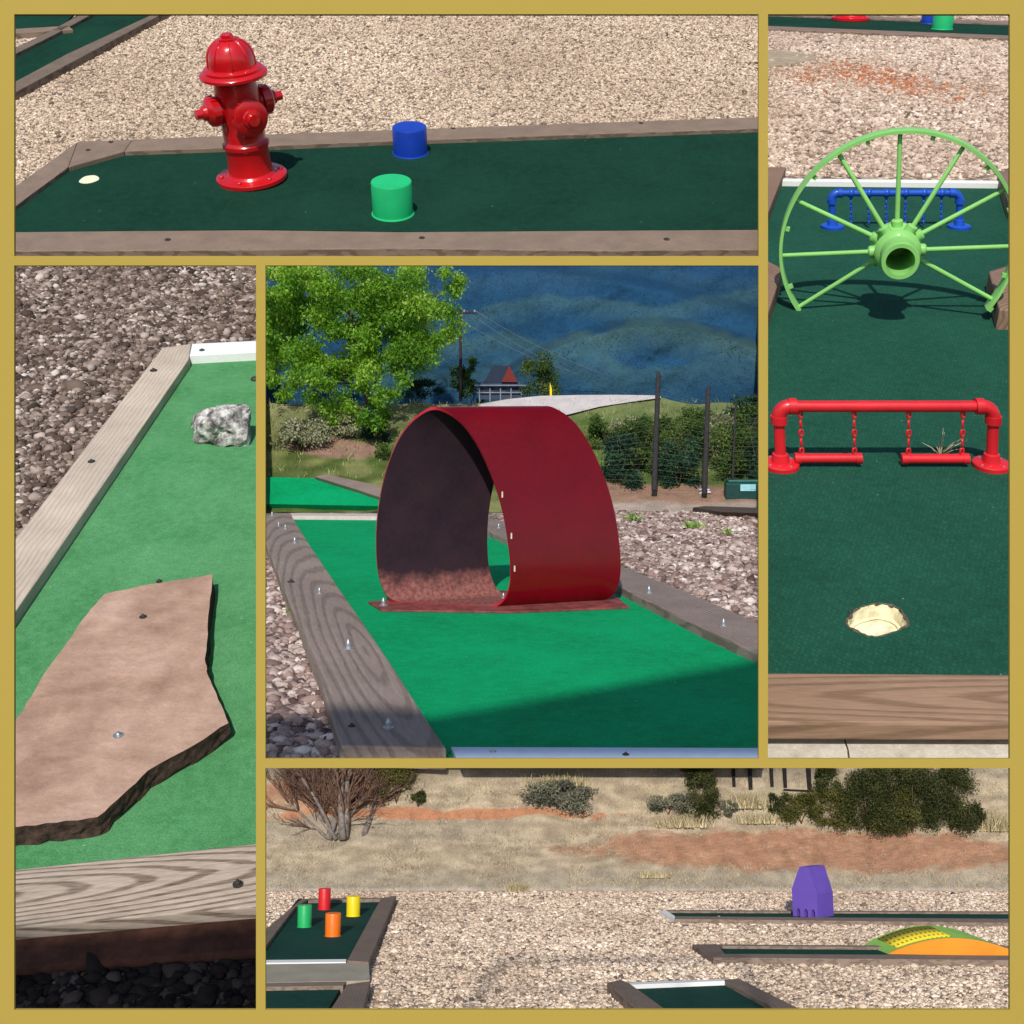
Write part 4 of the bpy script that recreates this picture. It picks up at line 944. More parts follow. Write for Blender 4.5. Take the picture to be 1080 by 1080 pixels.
shrubC = m_tint('shrub_leaf', [(0, (.018, .045, .012)), (.5, (.07, .13, .028)), (1, (.20, .26, .07))], .7, .2, trans=(1.3, 1.4, .5))
greyleaf = m_tint('grey_shrub_leaf', [(0, (.10, .12, .055)), (.5, (.21, .22, .11)), (1, (.44, .42, .30))], .8, .15)
darkleaf = m_tint('dark_shrub_leaf', [(0, (.006, .022, .014)), (.5, (.018, .055, .03)), (1, (.05, .11, .045))], .7, .2)
def shrub(P, px, yb, wpx, hpx, mat, label, group, name='shrub', n=1600, leaf=2.2, cat='shrub', stems=6, dep=None, nb=14, barkm=None, elong=2.0, taper=.6, depthf=.7, tri=False, shell=.3):
    p = P.S(px, yb) if dep is None else P.A(px, yb, dep * U); s = P.px(p)
    t = thing(name, P, p, label, cat, group); M0 = PM[t.name]
    mb = MB()
    for i in range(stems):
        a = random.uniform(0, 2 * PI); d = Vector((math.cos(a) * wpx * .3, math.sin(a) * wpx * .2, hpx * random.uniform(.6, .85))) * s
        mb.tube([(0, 0, -2 * s), d * .4 + Vector((0, 0, hpx * .08 * s)), d], [max(.6, wpx * .011) * s, .45 * s, .2 * s], 5)
    put('stem' if stems > 1 else 'trunk', mb.mesh('stem', barkm or bark, True), P, M0, t)
    bl = []
    for i in range(nb):
        z_ = random.uniform(.06, .86); ww = (1 - taper * max(0, z_ - .3)) * wpx / 2; r_ = random.uniform(.16, .28)
        bl.append((Vector((random.uniform(-1, 1) * ww * .8, random.uniform(-1, 1) * ww * depthf, z_ * hpx)) * s, (r_ * wpx * s, r_ * wpx * s, r_ * min(hpx, wpx) * .9 * s), 1))
    put('foliage', leaf_cloud(bl, int(n * (5 if P is PB else 3.2)), leaf * .62 * s, mat, 'foliage', elong, tri=tri, shell=shell, keep=trim(P, p, 276, 804 if P is PB else 276)), P, M0, t)
    return t
gS = 'shrubs on the grassy bank'
shrub(PC, 318, 476, 62, 44, greyleaf, 'greyish loose shrub left of the tree trunk, under the big tree', gS, n=1500)
shrub(PC, 362, 462, 50, 30, greyleaf, 'greyish low shrub close beside the tree trunk', gS, n=1000)
shrub(PC, 305, 468, 22, 20, shrubC, 'little yellow green shrub low at the left edge under the big tree', gS, n=500)
shrub(PC, 397, 466, 34, 42, darkleaf, 'dark green shrub between the tree trunk and the red tunnel', gS, n=1100)
shrub(PC, 404, 483, 20, 16, shrubC, 'small green leafy plant touching the left side of the red tunnel', gS, n=400)
shrub(PC, 655, 510, 50, 62, darkleaf, 'dark green shrub beside the right end of the red tunnel', gS, n=1800)
shrub(PC, 672, 500, 50, 62, shrubC, 'mid green tall shrub just left of the first fence post', gS, n=1500)
shrub(PC, 716, 514, 54, 56, darkleaf, 'dark leafy shrub between the two tall fence posts', gS, n=1700)
shrub(PC, 720, 490, 60, 56, shrubC, 'yellowish green shrub rising behind the dark shrub between the fence posts', gS, n=1700)
shrub(PC, 775, 505, 64, 58, shrubC, 'wide green shrub right of the second fence post', gS, n=1800)
shrub(PC, 785, 470, 56, 44, shrubC, 'pale green shrub high on the bank at the right edge of the tunnel view', gS, n=1300)
shrub(PC, 640, 470, 44, 34, shrubC, 'green shrub below the pale road, behind the top of the red tunnel', gS, n=900)
for x, y, w_, h_, m_, lab in ((690, 478, 46, 40, shrubC, 'light green shrub directly behind the first fence post'), (752, 478, 52, 40, greyleaf, 'dusty grey green shrub high on the bank behind the second fence post'), (800, 512, 40, 70, darkleaf, 'dark shrub cut off by the right edge above the storage bin'), (668, 466, 50, 30, greyleaf, 'dusty low shrub under the pale road left of the first fence post'), (740, 452, 60, 26, shrubC, 'low green shrub along the grass crest between the fence posts'), (790, 446, 50, 30, darkleaf, 'dark shrub on the crest at the far right of the tunnel view')):
    shrub(PC, x, y, w_, h_, m_, lab, gS, n=1500)
tS = 'small trees near the red roofed house'
shrub(PC, 484, 418, 20, 34, darkleaf, 'dark little tree directly behind the utility pole', tS, 'tree', n=900, cat='tree', stems=1, dep=7.1, leaf=1.8)
shrub(PC, 494, 416, 24, 44, shrubC, 'green little tree between the utility pole and the house', tS, 'tree', n=900, cat='tree', stems=1, dep=7.15, leaf=1.8)
shrub(PC, 567, 420, 48, 48, shrubC, 'rounded green tree right of the red roofed house', tS, 'tree', n=1700, cat='tree', stems=1, dep=7.1, leaf=1.8)
shrub(PC, 448, 420, 46, 22, darkleaf, 'dark low tree left of the utility pole, behind the grass crest', tS, 'tree', n=900, cat='tree', stems=1, dep=7.15, leaf=1.8)
# utility pole, wires
sP = 7.05 * U / F; timb = m_flat('pole_timber', (.035, .022, .018), .9, 1 / (3 * sP), .3)
p0 = PC.A(486, 421, 7.05 * U); hP = PC.hgt(486, 421, 326, p0)
up_ = thing('utility_pole', PC, p0, 'thin dark wooden utility pole with a crossarm and wires before the blue mountain', 'utility pole'); M0 = PM[up_.name]
put('pole', MB().tube([(0, 0, -.02), (0, 0, hP)], [1.7 * sP, 1.3 * sP], 10).mesh('pole', timb, True), PC, M0, up_)
ca = put('crossarm', MB().box((4 * sP, -1.6 * sP, hP * .955), (24 * sP, 1.6 * sP, 2 * sP)).mesh('crossarm', timb), PC, M0, up_)
for x in (-7, 4, 15): put('insulator', MB().lathe([(.9 * sP, 0), (1.1 * sP, 1 * sP), (.7 * sP, 2.2 * sP), (0, 2.4 * sP)], 8, o=(x * sP, -1.6 * sP, hP * .955 + sP)).mesh('insulator', m_flat('porcelain', (.3, .32, .33), .4)), PC, M0, ca)
wm = m_flat('wire', (.16, .18, .21), .5)
for st, en in (((490, 326.5), (606, 393)), ((501, 327.5), (640, 396)), ((493, 342), (615, 396))):
    a = PC.A(*st, 7.03 * U) - p0; b_ = PC.A(*en, 7.3 * U) - p0; pts = [a.lerp(b_, q) - Vector((0, 0, .09 * U * q * (1 - q) * 1.2)) for q in np.linspace(0, 1, 14)]
    put('wire', MB().tube(pts, .22 * sP, 5).mesh('wire', wm, True), PC, M0, up_)
# house
p0 = PC.A(528, 420, 7.2 * U); sH = PC.px(p0); ho = thing('house', PC, p0, 'low house with a dark gabled roof and a red gable end behind the grass crest', 'house'); M0 = PM[ho.name]
def hb_(name, c_, d_, m_, par=ho): return put(name, MB().box([q * sH for q in c_], [q * sH for q in d_]).mesh(name, m_), PC, M0, par)
hb_('wall', (0, 0, 8), (46, 18, 18), m_flat('house_wall', (.04, .06, .10), .8))
rfm = m_flat('house_roof', (.010, .020, .042), .8)
put('roof', MB().loft([Vector(q) * sH for q in [(-18, -9.5, 16), (-8, 0, 34), (-18, 9.5, 16)]], [Vector(q) * sH for q in [(12, -9.5, 16), (12, 0, 34), (12, 9.5, 16)]]).mesh('roof', rfm), PC, M0, ho)
put('gable', MB().loft([Vector(q) * sH for q in [(1, -12, 17), (9, -12, 34), (18, -12, 17)]], [Vector(q) * sH for q in [(1, -9, 17), (9, -9, 34), (18, -9, 17)]]).mesh('gable', m_flat('red_gable', (.16, .022, .02), .8)), PC, M0, ho)
hb_('porch_rail', (0, -11, 6), (50, .8, 1.2), m_flat('grey_rail', (.20, .22, .27), .6))
for x in (-22, -11, 0, 11, 22): hb_('porch_post', (x, -11, 4), (1.2, 1.2, 14), m_flat('grey_rail', (.20, .22, .27), .6))
for x in (-15, -4, 8): hb_('window', (x, -9.3, 9), (5, .8, 5), m_flat('window_glass', (.02, .03, .05), .15))
hb_('porch_roof', (0, -11, 13.5), (54, 8, 1.4), m_flat('porch_roof_grey', (.16, .19, .26), .7))
# flags
for px, yb, yt, colr, lab in ((579.5, 421, 403, (.75, .52, .02), 'narrow yellow flag standing in front of the rounded tree by the road'), (300.5, 417, 403, (.65, .03, .02), 'narrow red flag under the big tree at the left edge')):
    p0 = PC.A(px, yb, (6.9 if px > 400 else 6.75) * U); sF = PC.px(p0); h_ = PC.hgt(px, yb, yt, p0)
    t = thing('flag', PC, p0, lab, 'flag', 'narrow flags on the bank')
    put('flag_pole', MB().tube([(0, 0, -.02), (0, 0, h_)], .5 * sF, 6).mesh('flag_pole', timb), PC, PM[t.name], t)
    put('pennant', MB().loft([Vector((.3 * sF, -.3 * sF, h_)), Vector((2.4 * sF, -.3 * sF, h_ * .62)), Vector((2.8 * sF, -.3 * sF, h_ * .05)), Vector((.3 * sF, -.3 * sF, h_ * .02))], [Vector((.3 * sF, .3 * sF, h_)), Vector((2.4 * sF, .3 * sF, h_ * .62)), Vector((2.8 * sF, .3 * sF, h_ * .05)), Vector((.3 * sF, .3 * sF, h_ * .02))]).mesh('pennant', m_flat('flag_cloth', colr, .7)), PC, PM[t.name], t)
# wire fence
p0 = PC.A(718, 516, 5.75 * U); sN = PC.px(p0); fe = thing('wire_fence', PC, p0, 'dark tall wooden posts with wire mesh in front of the green shrubs', 'fence'); M0 = PM[fe.name]
fpm = m_flat('fence_post_wood', (.030, .027, .030), .9, 1 / (2.5 * sN), .35)
FP = [((690, 517), (694.5, 392)), ((743, 521), (747, 408)), ((772, 522), (776, 424))]
tops = []; bots = []
for i, ((xb, yb), (xt, yt)) in enumerate(FP):
    a = PC.A(xb, yb, 5.75 * U) - p0; b_ = PC.A(xt, yt, 5.82 * U) - p0; r_ = (3.1 if i < 2 else 1.2) * sN
    put('fence_post', MB().tube([a, a.lerp(b_, .97), b_], [r_, r_ * .82, r_ * .5], 9).mesh('fence_post', fpm, True, 50), PC, M0, fe); tops.append(b_); bots.append(a)
e0 = PC.A(640, 513, 5.8 * U) - p0; e1 = PC.A(643, 420, 5.85 * U) - p0; e2 = PC.A(830, 527, 5.7 * U) - p0; e3 = PC.A(836, 425, 5.8 * U) - p0
mb = MB()
for q in np.linspace(.08, .92, 17):
    pts = [e0.lerp(e1, q)] + [a.lerp(b_, q * .93) for a, b_ in zip(bots, tops)] + [e2.lerp(e3, q)]
    mb.tube(pts, .13 * sN, 4)
put('wire_mesh', mb.mesh('wire_mesh', m_flat('fence_wire', (.10, .12, .09), .6)), PC, M0, fe)
# green trough with pale blue lid, crumpled bag, far board
p0 = PC.S(785, 526); sT = PC.px(p0); tg = thing('storage_bin', PC, p0, 'low dark green bin with a pale blue top at the right edge behind the gravel', 'bin'); M0 = PM[tg.name]
o = put('bin_body', MB().box((6 * sT, 4 * sT, 8 * sT), (52 * sT, 14 * sT, 18 * sT)).mesh('bin_body', m_flat('bin_green', (.008, .05, .045), .5)), PC, M0, tg); bevel(o, 1.5 * sT)
o = put('bin_lid', MB().box((5 * sT, 3.5 * sT, 18.5 * sT), (46 * sT, 15.5 * sT, 3 * sT)).mesh('bin_lid', m_flat('bin_lid_green', (.01, .12, .10), .4)), PC, M0, tg); bevel(o, 1 * sT)
o = put('label_plate', MB().box((3 * sT, -3.6 * sT, 12 * sT), (16 * sT, 1 * sT, 7 * sT)).mesh('label_plate', m_flat('pale_blue_plastic', (.30, .62, .70), .4)), PC, M0, tg)
p0 = PC.S(743, 521); sT = PC.px(p0); mb = MB()
for i in range(6):
    pts = [Vector((random.uniform(-6, 6), random.uniform(-3, 3), abs(random.uniform(0, 6)))) * sT for q in range(5)]; mb.tube(catmull(pts, 4), .8 * sT, 6)
o = put('hose', mb.mesh('hose', m_flat('white_plastic', (.62, .66, .80), .4), True), PC, Matrix.Translation(p0)); tag(o, 'tangled white and pale blue hose at the foot of the second fence post', 'hose')
o = surf_poly(PC, 'landscape_timber', [(730, 540.5), (742, 539), (806, 541), (806, 547), (760, 545.5)], .04 * U, m_wood('old_timber', (.05, .035, .03), (.12, .09, .075), 8 * pC), None, .03); o.matrix_world = PC.M @ PM[o.name]; tag(o, 'dark weathered timber lying at the far edge of the gravel behind the tunnel', 'timber')
# stones and tufts
stC = m_tint('gravel_stone_d', GC, px=pC)
o = pebbles(PC, [(283, 799), (362, 799), (340, 722), (318, 665), (300, 623), (283, 582)], 8.5 * PC.px(PC.G(310, 720)), stC, 1.6, big=.3)
tag(o, 'chunky pinkish grey gravel beside the left timber of the tunnel lane', 'gravel', kind='stuff')
o = pebbles(PC, [(796, 656), (740, 630), (660, 597), (600, 572), (520, 546), (560, 540.5), (796, 540.5)], 6.3 * pC, stC, 1.5, big=.3)
tag(o, 'pinkish grey gravel stretching away right of the red tunnel', 'gravel', kind='stuff')
weedm = m_tint('weed_green', [(0, (.08, .20, .02)), (1, (.25, .42, .06))], .6, .3)
for i, (x, y, n_w, lab) in enumerate(((312, 652, 70, 'bright green weed tuft by the left timber of the tunnel lane'), (668, 551, 26, 'small green weed in the gravel close to the red tunnel'), (730, 559, 34, 'green weed in the middle of the gravel right of the red tunnel'), (766, 566, 20, 'faint green weed in the gravel towards the right edge of the tunnel view'))):
    q = PC.G(x, y); s = PC.px(q)
    o = blades(PC, 'weed_tuft', [q + Vector((random.gauss(0, 4 if i == 0 else 5), random.gauss(0, 3), 3)) * s for _ in range(n_w)], 6 * s, (14 if i == 0 else 9) * s, 1.1 * s, weedm, .5); tag(o, lab, 'weed', 'weeds in the gravel')
pts = []
for i in range(9000):
    x = random.uniform(276, 804); y = 424 + 88 * random.random() ** 1.3
    if random.random() < .3 + nz(x, y * 3, 18) and not (x < 410 and y > 505): pts.append(PC.S(x, y))
grm = m_tint('bank_grass', [(0, (.07, .12, .025)), (.5, (.17, .20, .06)), (1, (.42, .40, .22))], .8, .15)
o = blades(PC, 'bank_grass', pts, 2.5 * pCb, 6.5 * pCb, .5 * pCb, grm, .35); tag(o, 'mixed green and straw grass covering the bank behind the tunnel', 'grass', kind='stuff')

# ================================================================== TERRACE: field with several lanes
pB = PB.px(PB.G(600, 1000)); pB2 = PB.px(PB.S(600, 880))
grvB = m_gravel('gravel_bed_e', GRB, pB, 4)
ground('gravel_ground', PB, [(274, 1130), (1130, 1130), (1130, 940), (274, 940)], grvB)
def colB(x, y):
    w_ = 5 * nz(x, y * 2, 25, 1)
    g = lerp((.36, .285, .195), (.50, .405, .28), sm(-.3, .4, nz(x, y * 4, 26, 2)))
    g = lerp(g, (.34, .295, .225), .75 * sm(905, 930, y + w_))                               # greyer grass next to the gravel
    rr = sm(-.1, .5, 1.1 - ((x - 870) / 270) ** 2 - ((y - 898 - .012 * (x - 850)) / 23) ** 2 + .45 * nz(x, y * 3, 30, 4) + .35 * nz(x, y * 4, 9, 14)) * (.80 + .4 * nz(x, y * 5, 8)); g = lerp(g, (.30, .26, .20), .55 * sm(640, 420, x) * sm(850, 872, y) * sm(900, 880, y + w_)); g = lerp(g, (.37, .175, .10), max(0, min(1, rr)))
    r2 = sm(0, .3, 1 - ((x - 460) / 190) ** 2 - ((y - 858.5) / 6.5) ** 2 + .6 * nz(x, y * 3, 20, 6) + .4 * nz(x, y * 4, 8)); g = lerp(g, (.47, .22, .12), r2)
    r3 = sm(0, .4, 1 - ((x - 330) / 90) ** 2 - ((y - 838) / 18) ** 2 + .3 * nz(x, y * 3, 20, 9)); g = lerp(g, (.44, .22, .13), r3 * .9)
    g = lerp(g, (.44, .365, .235), .7 * sm(.0, .5, nz(x, y * 5, 40, 12)) * sm(858, 846, y))
    g = lerp(g, (.30, .25, .185), .7 * sm(830, 812, y + 6 * nz(x, 0, 30)))
    g = lerp(g, (.60, .50, .42), .8 * sm(934, 940, y + .5 * w_))
    return g
def dB(x, y):
    p = PB.S(x, y); p.z += .007 * U * nz(x, y * 2, 50, 5) * sm(940, 925, y); return p
slope_grid(PB, 'dry_field', 274, 1130, 330, 940.5, 803, 120, dB, m_soil('field_soil', pB2, .6, 1.3), colB)
pts = []; 
for i in range(75000):
    x = random.uniform(276, 1090); y = random.uniform(807, 941); c_ = colB(x, y)
    if c_[0] > c_[1] * 1.65 and random.random() < .93: continue
    if random.random() < .45 + nz(x, y * 3, 20): pts.append(PB.S(x, y))
dgm = m_tint('dry_grass_blade', [(0, (.20, .155, .10)), (.5, (.42, .335, .23)), (1, (.68, .57, .40))], .85, .1)
o = blades(PB, 'dry_grass', pts, 1.0 * pB2, 3.4 * pB2, .33 * pB2, dgm, .5); tag(o, 'dry straw coloured grass over the field behind the gravel', 'grass', kind='stuff')
turfB = m_turf('dark_turf_b', (.005, .040, .030), (.008, .056, .041), pB)
woodB = m_wood('brown_board_f', (.125, .088, .066), (.225, .165, .13), 16 * pB)
woodB2 = m_wood('brown_board_g', (.16, .115, .085), (.27, .195, .15), 7 * pB)
greyB = m_wood('khaki_riser', (.30, .265, .20), (.36, .32, .25), 22 * pB, ring=.4)
whiteB = m_flat('white_board_c', (.80, .79, .76), .6, 60, .04)
htB = 5.0 * pB; hbB = 9 * pB
ln = thing('golf_lane', PB, PB.G(340, 990), 'raised dark green lane with four coloured tubes at the left of the field view', 'golf lane')
turf_part(PB, [(274, 1013), (370, 1013), (404, 947.5), (314, 948), (274, 1000)], htB, turfB, ln)
poly_part('border_board', PB, [(389, 1014.5), (418, 944.5), (402, 947), (366, 1013)], hbB, woodB, ln, bev=.7 * pB)
poly_part('border_board', PB, [(274, 985), (319, 947.5), (326, 948), (311, 957), (274, 1006)], hbB, woodB, ln, bev=.7 * pB)
poly_part('border_board', PB, [(326.5, 947.5), (401.5, 946.5), (401.5, 948), (325, 949.2)], hbB, woodB2, ln, bev=.4 * pB)
poly_part('end_board', PB, [(274, 1012.5), (365.5, 1011.5), (365, 1014.5), (274, 1015.6)], htB + 2.0 * pB, whiteB, ln, bev=.3 * pB)
a = [PB.G(x, y, h) for x, y, h in ((274, 1017, hbB * .75), (389, 1015.5, hbB * .75), (390, 1034, 3 * pB), (274, 1036.5, 3 * pB))]; c_ = sum(a, Vector()) / 4
put('riser', MB().loft([q - c_ for q in a], [Vector((q.x, q.y, 0)) - c_ for q in a]).mesh('riser', greyB), PB, Matrix.Translation(c_), ln)
ln2 = thing('golf_lane', PB, PB.G(330, 1055), 'dark green lane section below the khaki step in the lower left of the field view', 'golf lane')
turf_part(PB, [(274, 1040), (362, 1037.5), (330, 1090), (274, 1090)], htB * .8, turfB, ln2)
poly_part('border_board', PB, [(366, 1038), (391, 1034.5), (376, 1090), (332, 1090)], hbB, woodB, ln2, bev=.7 * pB, axis=(0, 3))
poly_part('border_board', PB, [(274, 1036.8), (365.5, 1035), (362, 1039.5), (274, 1041)], hbB * .8, woodB2, ln2, bev=.4 * pB)
gT = 'tube obstacles on the golf lanes'
for px, yb, yt, r_, c_, nm, lab in ((342, 959, 937, 6.4, (.62, .010, .014), 'red', 'red tube farthest back among the four tubes on the raised lane'), (321, 977.5, 954.5, 7.4, (.012, .40, .11), 'green', 'green tube leftmost among the four tubes on the raised lane'), (372.5, 966, 945, 7.2, (.80, .60, .0), 'yellow', 'yellow tube rightmost among the four tubes on the raised lane'), (351, 987, 963, 8.2, (.83, .16, .002), 'orange', 'orange tube nearest among the four tubes on the raised lane')):
    can(PB, px, yb, yt, r_, m_paint(nm + '_tube_paint', c_, pB, .45), lab, htB, gT)
# lane with the purple house
ln = thing('golf_lane', PB, PB.G(900, 966), 'thin far lane with a white tipped left end, under the purple castle box', 'golf lane')
turf_part(PB, [(702, 961), (1130, 962.5), (1130, 970.5), (712, 966.5)], htB * .7, turfB, ln)
poly_part('border_board', PB, [(712, 966.3), (1130, 969.5), (1130, 974), (712, 969.2)], hbB * .62, woodB2, ln, bev=.4 * pB)
poly_part('border_board', PB, [(702, 959.6), (1130, 961.4), (1130, 962.6), (704, 961)], hbB * .62, woodB2, ln, bev=.3 * pB)
poly_part('end_board', PB, [(696, 960.6), (703, 960.2), (712, 966.2), (711.6, 969.2)], hbB * .62, whiteB, ln, bev=.3 * pB)
h0 = htB * .7; a = PB.G(836.5, 966.2, h0); b_ = PB.G(862.5, 968.4, h0); q_ = PB.G(879.5, 965.8, h0); ex = q_ - b_; wv_ = b_ - a; s = PB.px(b_)
t = thing('castle_obstacle', PB, a, 'purple wooden castle box with clipped shoulders and small arched doorways at its foot', 'obstacle'); M0 = PM[t.name]
z1_, z2_ = PB.hgt(860, 968.4, 943, b_), PB.hgt(860, 968.4, 915, b_)
prof = [(0, 0)]
for c0 in (.22, .53, .82): prof += [(c0 - .075, 0), (c0 - .075, .10), (c0 - .04, .16), (c0 + .04, .16), (c0 + .075, .10), (c0 + .075, 0)]
prof += [(1, 0), (1.0, z1_ / z2_), (.70, 1), (.34, 1), (-.02, (z1_ + .12 * (z2_ - z1_)) / z2_)]
pa = [wv_ * u_ + Vector((0, 0, v_ * z2_)) for u_, v_ in prof]
purp = m_paint('purple_paint', (.115, .062, .36), pB, .55, coat=0)
put('body', MB().loft([q + ex for q in pa], pa).mesh('body', purp), PB, M0, t)
back = MB().loft([q + ex * .55 for q in [wv_ * .05, wv_ * .95, wv_ * .95 + Vector((0, 0, .2 * z2_)), wv_ * .05 + Vector((0, 0, .2 * z2_))]], [q + ex * .5 for q in [wv_ * .05, wv_ * .95, wv_ * .95 + Vector((0, 0, .2 * z2_)), wv_ * .05 + Vector((0, 0, .2 * z2_))]])
put('doorway_dark', back.mesh('doorway_dark', black), PB, M0, t)  # black sheet standing for the shade inside the doorways
# lane with the hump
ln = thing('golf_lane', PB, PB.G(900, 1003), 'narrow lane with a brown left end under the orange and green hump', 'golf lane')
turf_part(PB, [(745, 997.5), (1130, 1000), (1130, 1008), (762, 1006.5)], htB * .8, turfB, ln)
poly_part('border_board', PB, [(752, 1005.8), (1130, 1008), (1130, 1013.2), (752, 1009.8)], hbB * .75, woodB2, ln, bev=.4 * pB)
poly_part('border_board', PB, [(757, 995.8), (1130, 998.5), (1130, 1000.2), (762, 997.6)], hbB * .75, woodB2, ln, bev=.3 * pB)
poly_part('border_board', PB, [(730, 996), (756.5, 995.6), (764, 1005.4), (751.6, 1009.8)], hbB * .75, woodB, ln, bev=.4 * pB, axis=(0, 3))
h0 = htB * .8; A0 = PB.G(937, 1006.3, h0); A1 = PB.G(1080, 1008.3, h0); s = PB.px(A0); ev2 = PB.G(912, 996.3, h0) - A0; wv_ = A1 - A0
t = thing('hump_obstacle', PB, A0, 'rounded hump with an orange front, a green top and a yellow perforated patch', 'obstacle'); M0 = PM[t.name]
pk = PB.hgt(1000, 1007.2, 989.5, PB.G(1000, 1007.2, h0))
na = 24; prof = [wv_ * (i / na) + Vector((0, 0, pk * math.sin(PI * i / na) ** .85)) for i in range(na + 1)]
org = m_paint('orange_hump_paint', (.86, .25, .004), pB, .5, coat=0); grn = m_paint('green_hump_paint', (.27, .52, .09), pB, .55, coat=0)
put('side_panel', MB().loft(prof, [q + ev2 * .03 for q in prof]).mesh('side_panel', org), PB, M0, t)
q0 = [q + ev2 * .032 for q in prof]; q1 = [Vector((q.x, q.y, q.z * 1.26)) + ev2 for q in prof]; top = MB().loft(q0, q1)
put('ramp', top.mesh('ramp', grn), PB, M0, t)
ym = N('yellow_perforated'); vv = ym.n('ShaderNodeTexVoronoi'); vv.inputs['Scale'].default_value = 1.0; vv.inputs['Randomness'].default_value = 0.0
ym.l(ym.mapping((1 / (4.6 * pB), 1 / (12 * pB), 0)), vv.inputs['Vector']); yc = ym.ramp(vv.outputs['Distance'], [(.20, (.22, .20, .02)), (.30, (.80, .62, .03))])
ymm = ym.done(yc, .5, None, .3)
pa = []; pb = []; mb = MB(); i0, i1 = 2, 12
for i in range(i0, i1 + 1):
    q = prof[i]; up_1 = Vector((0, 0, .35 * s)); pa.append(Vector((q.x, q.y, q.z * 1.026)) + ev2 * .10 + up_1); pb.append(Vector((q.x, q.y, q.z * 1.239)) + ev2 * .92 + up_1)
n__ = len(pa); mb.add(pa + pb, [[i, i + 1, n__ + i + 1, n__ + i] for i in range(n__ - 1)])
o = put('perforated_patch', mb.mesh('perforated_patch', ymm, True), PB, M0, t); so = o.modifiers.new('thick', 'SOLIDIFY'); so.thickness = .3 * s
# near centre lane
ln = thing('golf_lane', PB, PB.G(740, 1060), 'near dark green lane with a white back board, lower middle of the field', 'golf lane')
turf_part(PB, [(662, 1036), (766, 1033), (880, 1095), (738, 1095)], htB, turfB, ln)
poly_part('border_board', PB, [(640, 1036.4), (655, 1033), (664, 1037), (744, 1095), (706, 1095)], hbB, woodB, ln, bev=.6 * pB, axis=(0, 4))
poly_part('border_board', PB, [(764, 1034), (779, 1031.6), (906, 1095), (876, 1095)], hbB, woodB, ln, bev=.6 * pB, axis=(0, 3))
poly_part('end_board', PB, [(663, 1036), (764, 1032.5), (764.5, 1034.6), (665, 1038.6)], hbB * .95, whiteB, ln, bev=.3 * pB)
stB = m_tint('gravel_stone_e', GRB, px=pB)
HB = [[(274, 1090), (376, 1090), (418, 947), (318, 948), (274, 985)], [(706, 1095), (640, 1036), (779, 1032), (906, 1095)], [(696, 961), (1130, 962), (1130, 973), (712, 969)], [(730, 997), (1130, 999), (1130, 1012), (751, 1009)]]
o = pebbles(PB, [(276, 1100), (1120, 1100), (1120, 941), (276, 941)], 3.05 * pB, stB, 1.1, holes=HB, big=.28)
tag(o, 'pale pinkish gravel between the lanes in front of the dry field', 'gravel', kind='stuff')

# vegetation of the field
greybark = m_flat('grey_bark', (.20, .17, .145), .9, 1 / (4 * pB2), .45, .5, 1 * pB2)
twig = m_flat('brown_twig', (.15, .085, .058), .9, 1 / (4 * pB2), .3)
p0 = PB.S(362, 883); s = PB.px(p0); t = thing('bare_tree', PB, p0, 'bare many stemmed grey tree standing on the dry grass at the left of the field', 'tree'); M0 = PM[t.name]
mbt = MB(); mbw = MB(); rr = random.Random(11)
def branch(p, d, l, r, dep):
    pts = [p]; rs = [r]; q = p.copy(); dd = d.copy()
    for i in range(4):
        dd = (dd + Vector((rr.gauss(0, .12), rr.gauss(0, .10), rr.gauss(.03, .08)))).normalized(); q2 = q + dd * l / 4; xx, yy = PB.proj(q2 + p0)
        if yy < 804 or xx < 277: break
        q = q2; pts.append(q.copy()); rs.append(r * (1 - .17 * (i + 1)))
    if len(pts) < 2: return
    (mbt if dep == 0 else mbw).tube(pts, rs, 7 if dep == 0 else 5)
    if dep < 3:
        for i in range(13 if dep == 0 else 6):
            k_ = rr.randint(1, 4)
            if k_ >= len(pts): continue
            e = (dd + Vector((rr.gauss(0, .5), rr.gauss(0, .35), rr.gauss(.15, .3)))).normalized()
            branch(pts[k_], e, l * rr.uniform(.45, .7), max(r * .42, .24 * s), dep + 1)
for i, (dx, l, r_) in enumerate(((-.95, 62, 2.4), (-.7, 80, 2.6), (-.45, 78, 4.2), (-.2, 85, 4.6), (.02, 85, 4.8), (.2, 82, 4.2), (.4, 76, 3.6), (.62, 58, 2.4), (-.1, 75, 3.2), (.3, 70, 2.8), (-.55, 70, 2.8))):
    branch(Vector((rr.gauss(0, 6) + dx * 9, rr.gauss(0, 3), -2)) * s, Vector((dx, rr.uniform(-.08, .30), 1)).normalized(), l * s * .94, r_ * s, 0)
put('trunk', mbt.mesh('trunk', greybark, True), PB, M0, t); put('branches', mbw.mesh('branches', twig, True), PB, M0, t)
juni = m_tint('juniper_needles', [(0, (.012, .018, .006)), (.5, (.045, .055, .016)), (1, (.115, .115, .045))], .85, .1)
juni2 = m_tint('olive_needles', [(0, (.03, .035, .008)), (.5, (.085, .085, .02)), (1, (.17, .155, .05))], .85, .1)
sage = m_tint('sage_leaf', [(0, (.07, .075, .055)), (.5, (.15, .15, .105)), (1, (.30, .28, .18))], .9, .1)
straw = m_tint('straw_blade', [(0, (.28, .22, .12)), (.5, (.48, .40, .22)), (1, (.70, .60, .37))], .85, .1)
gJ = 'juniper bushes at the far edge of the field'
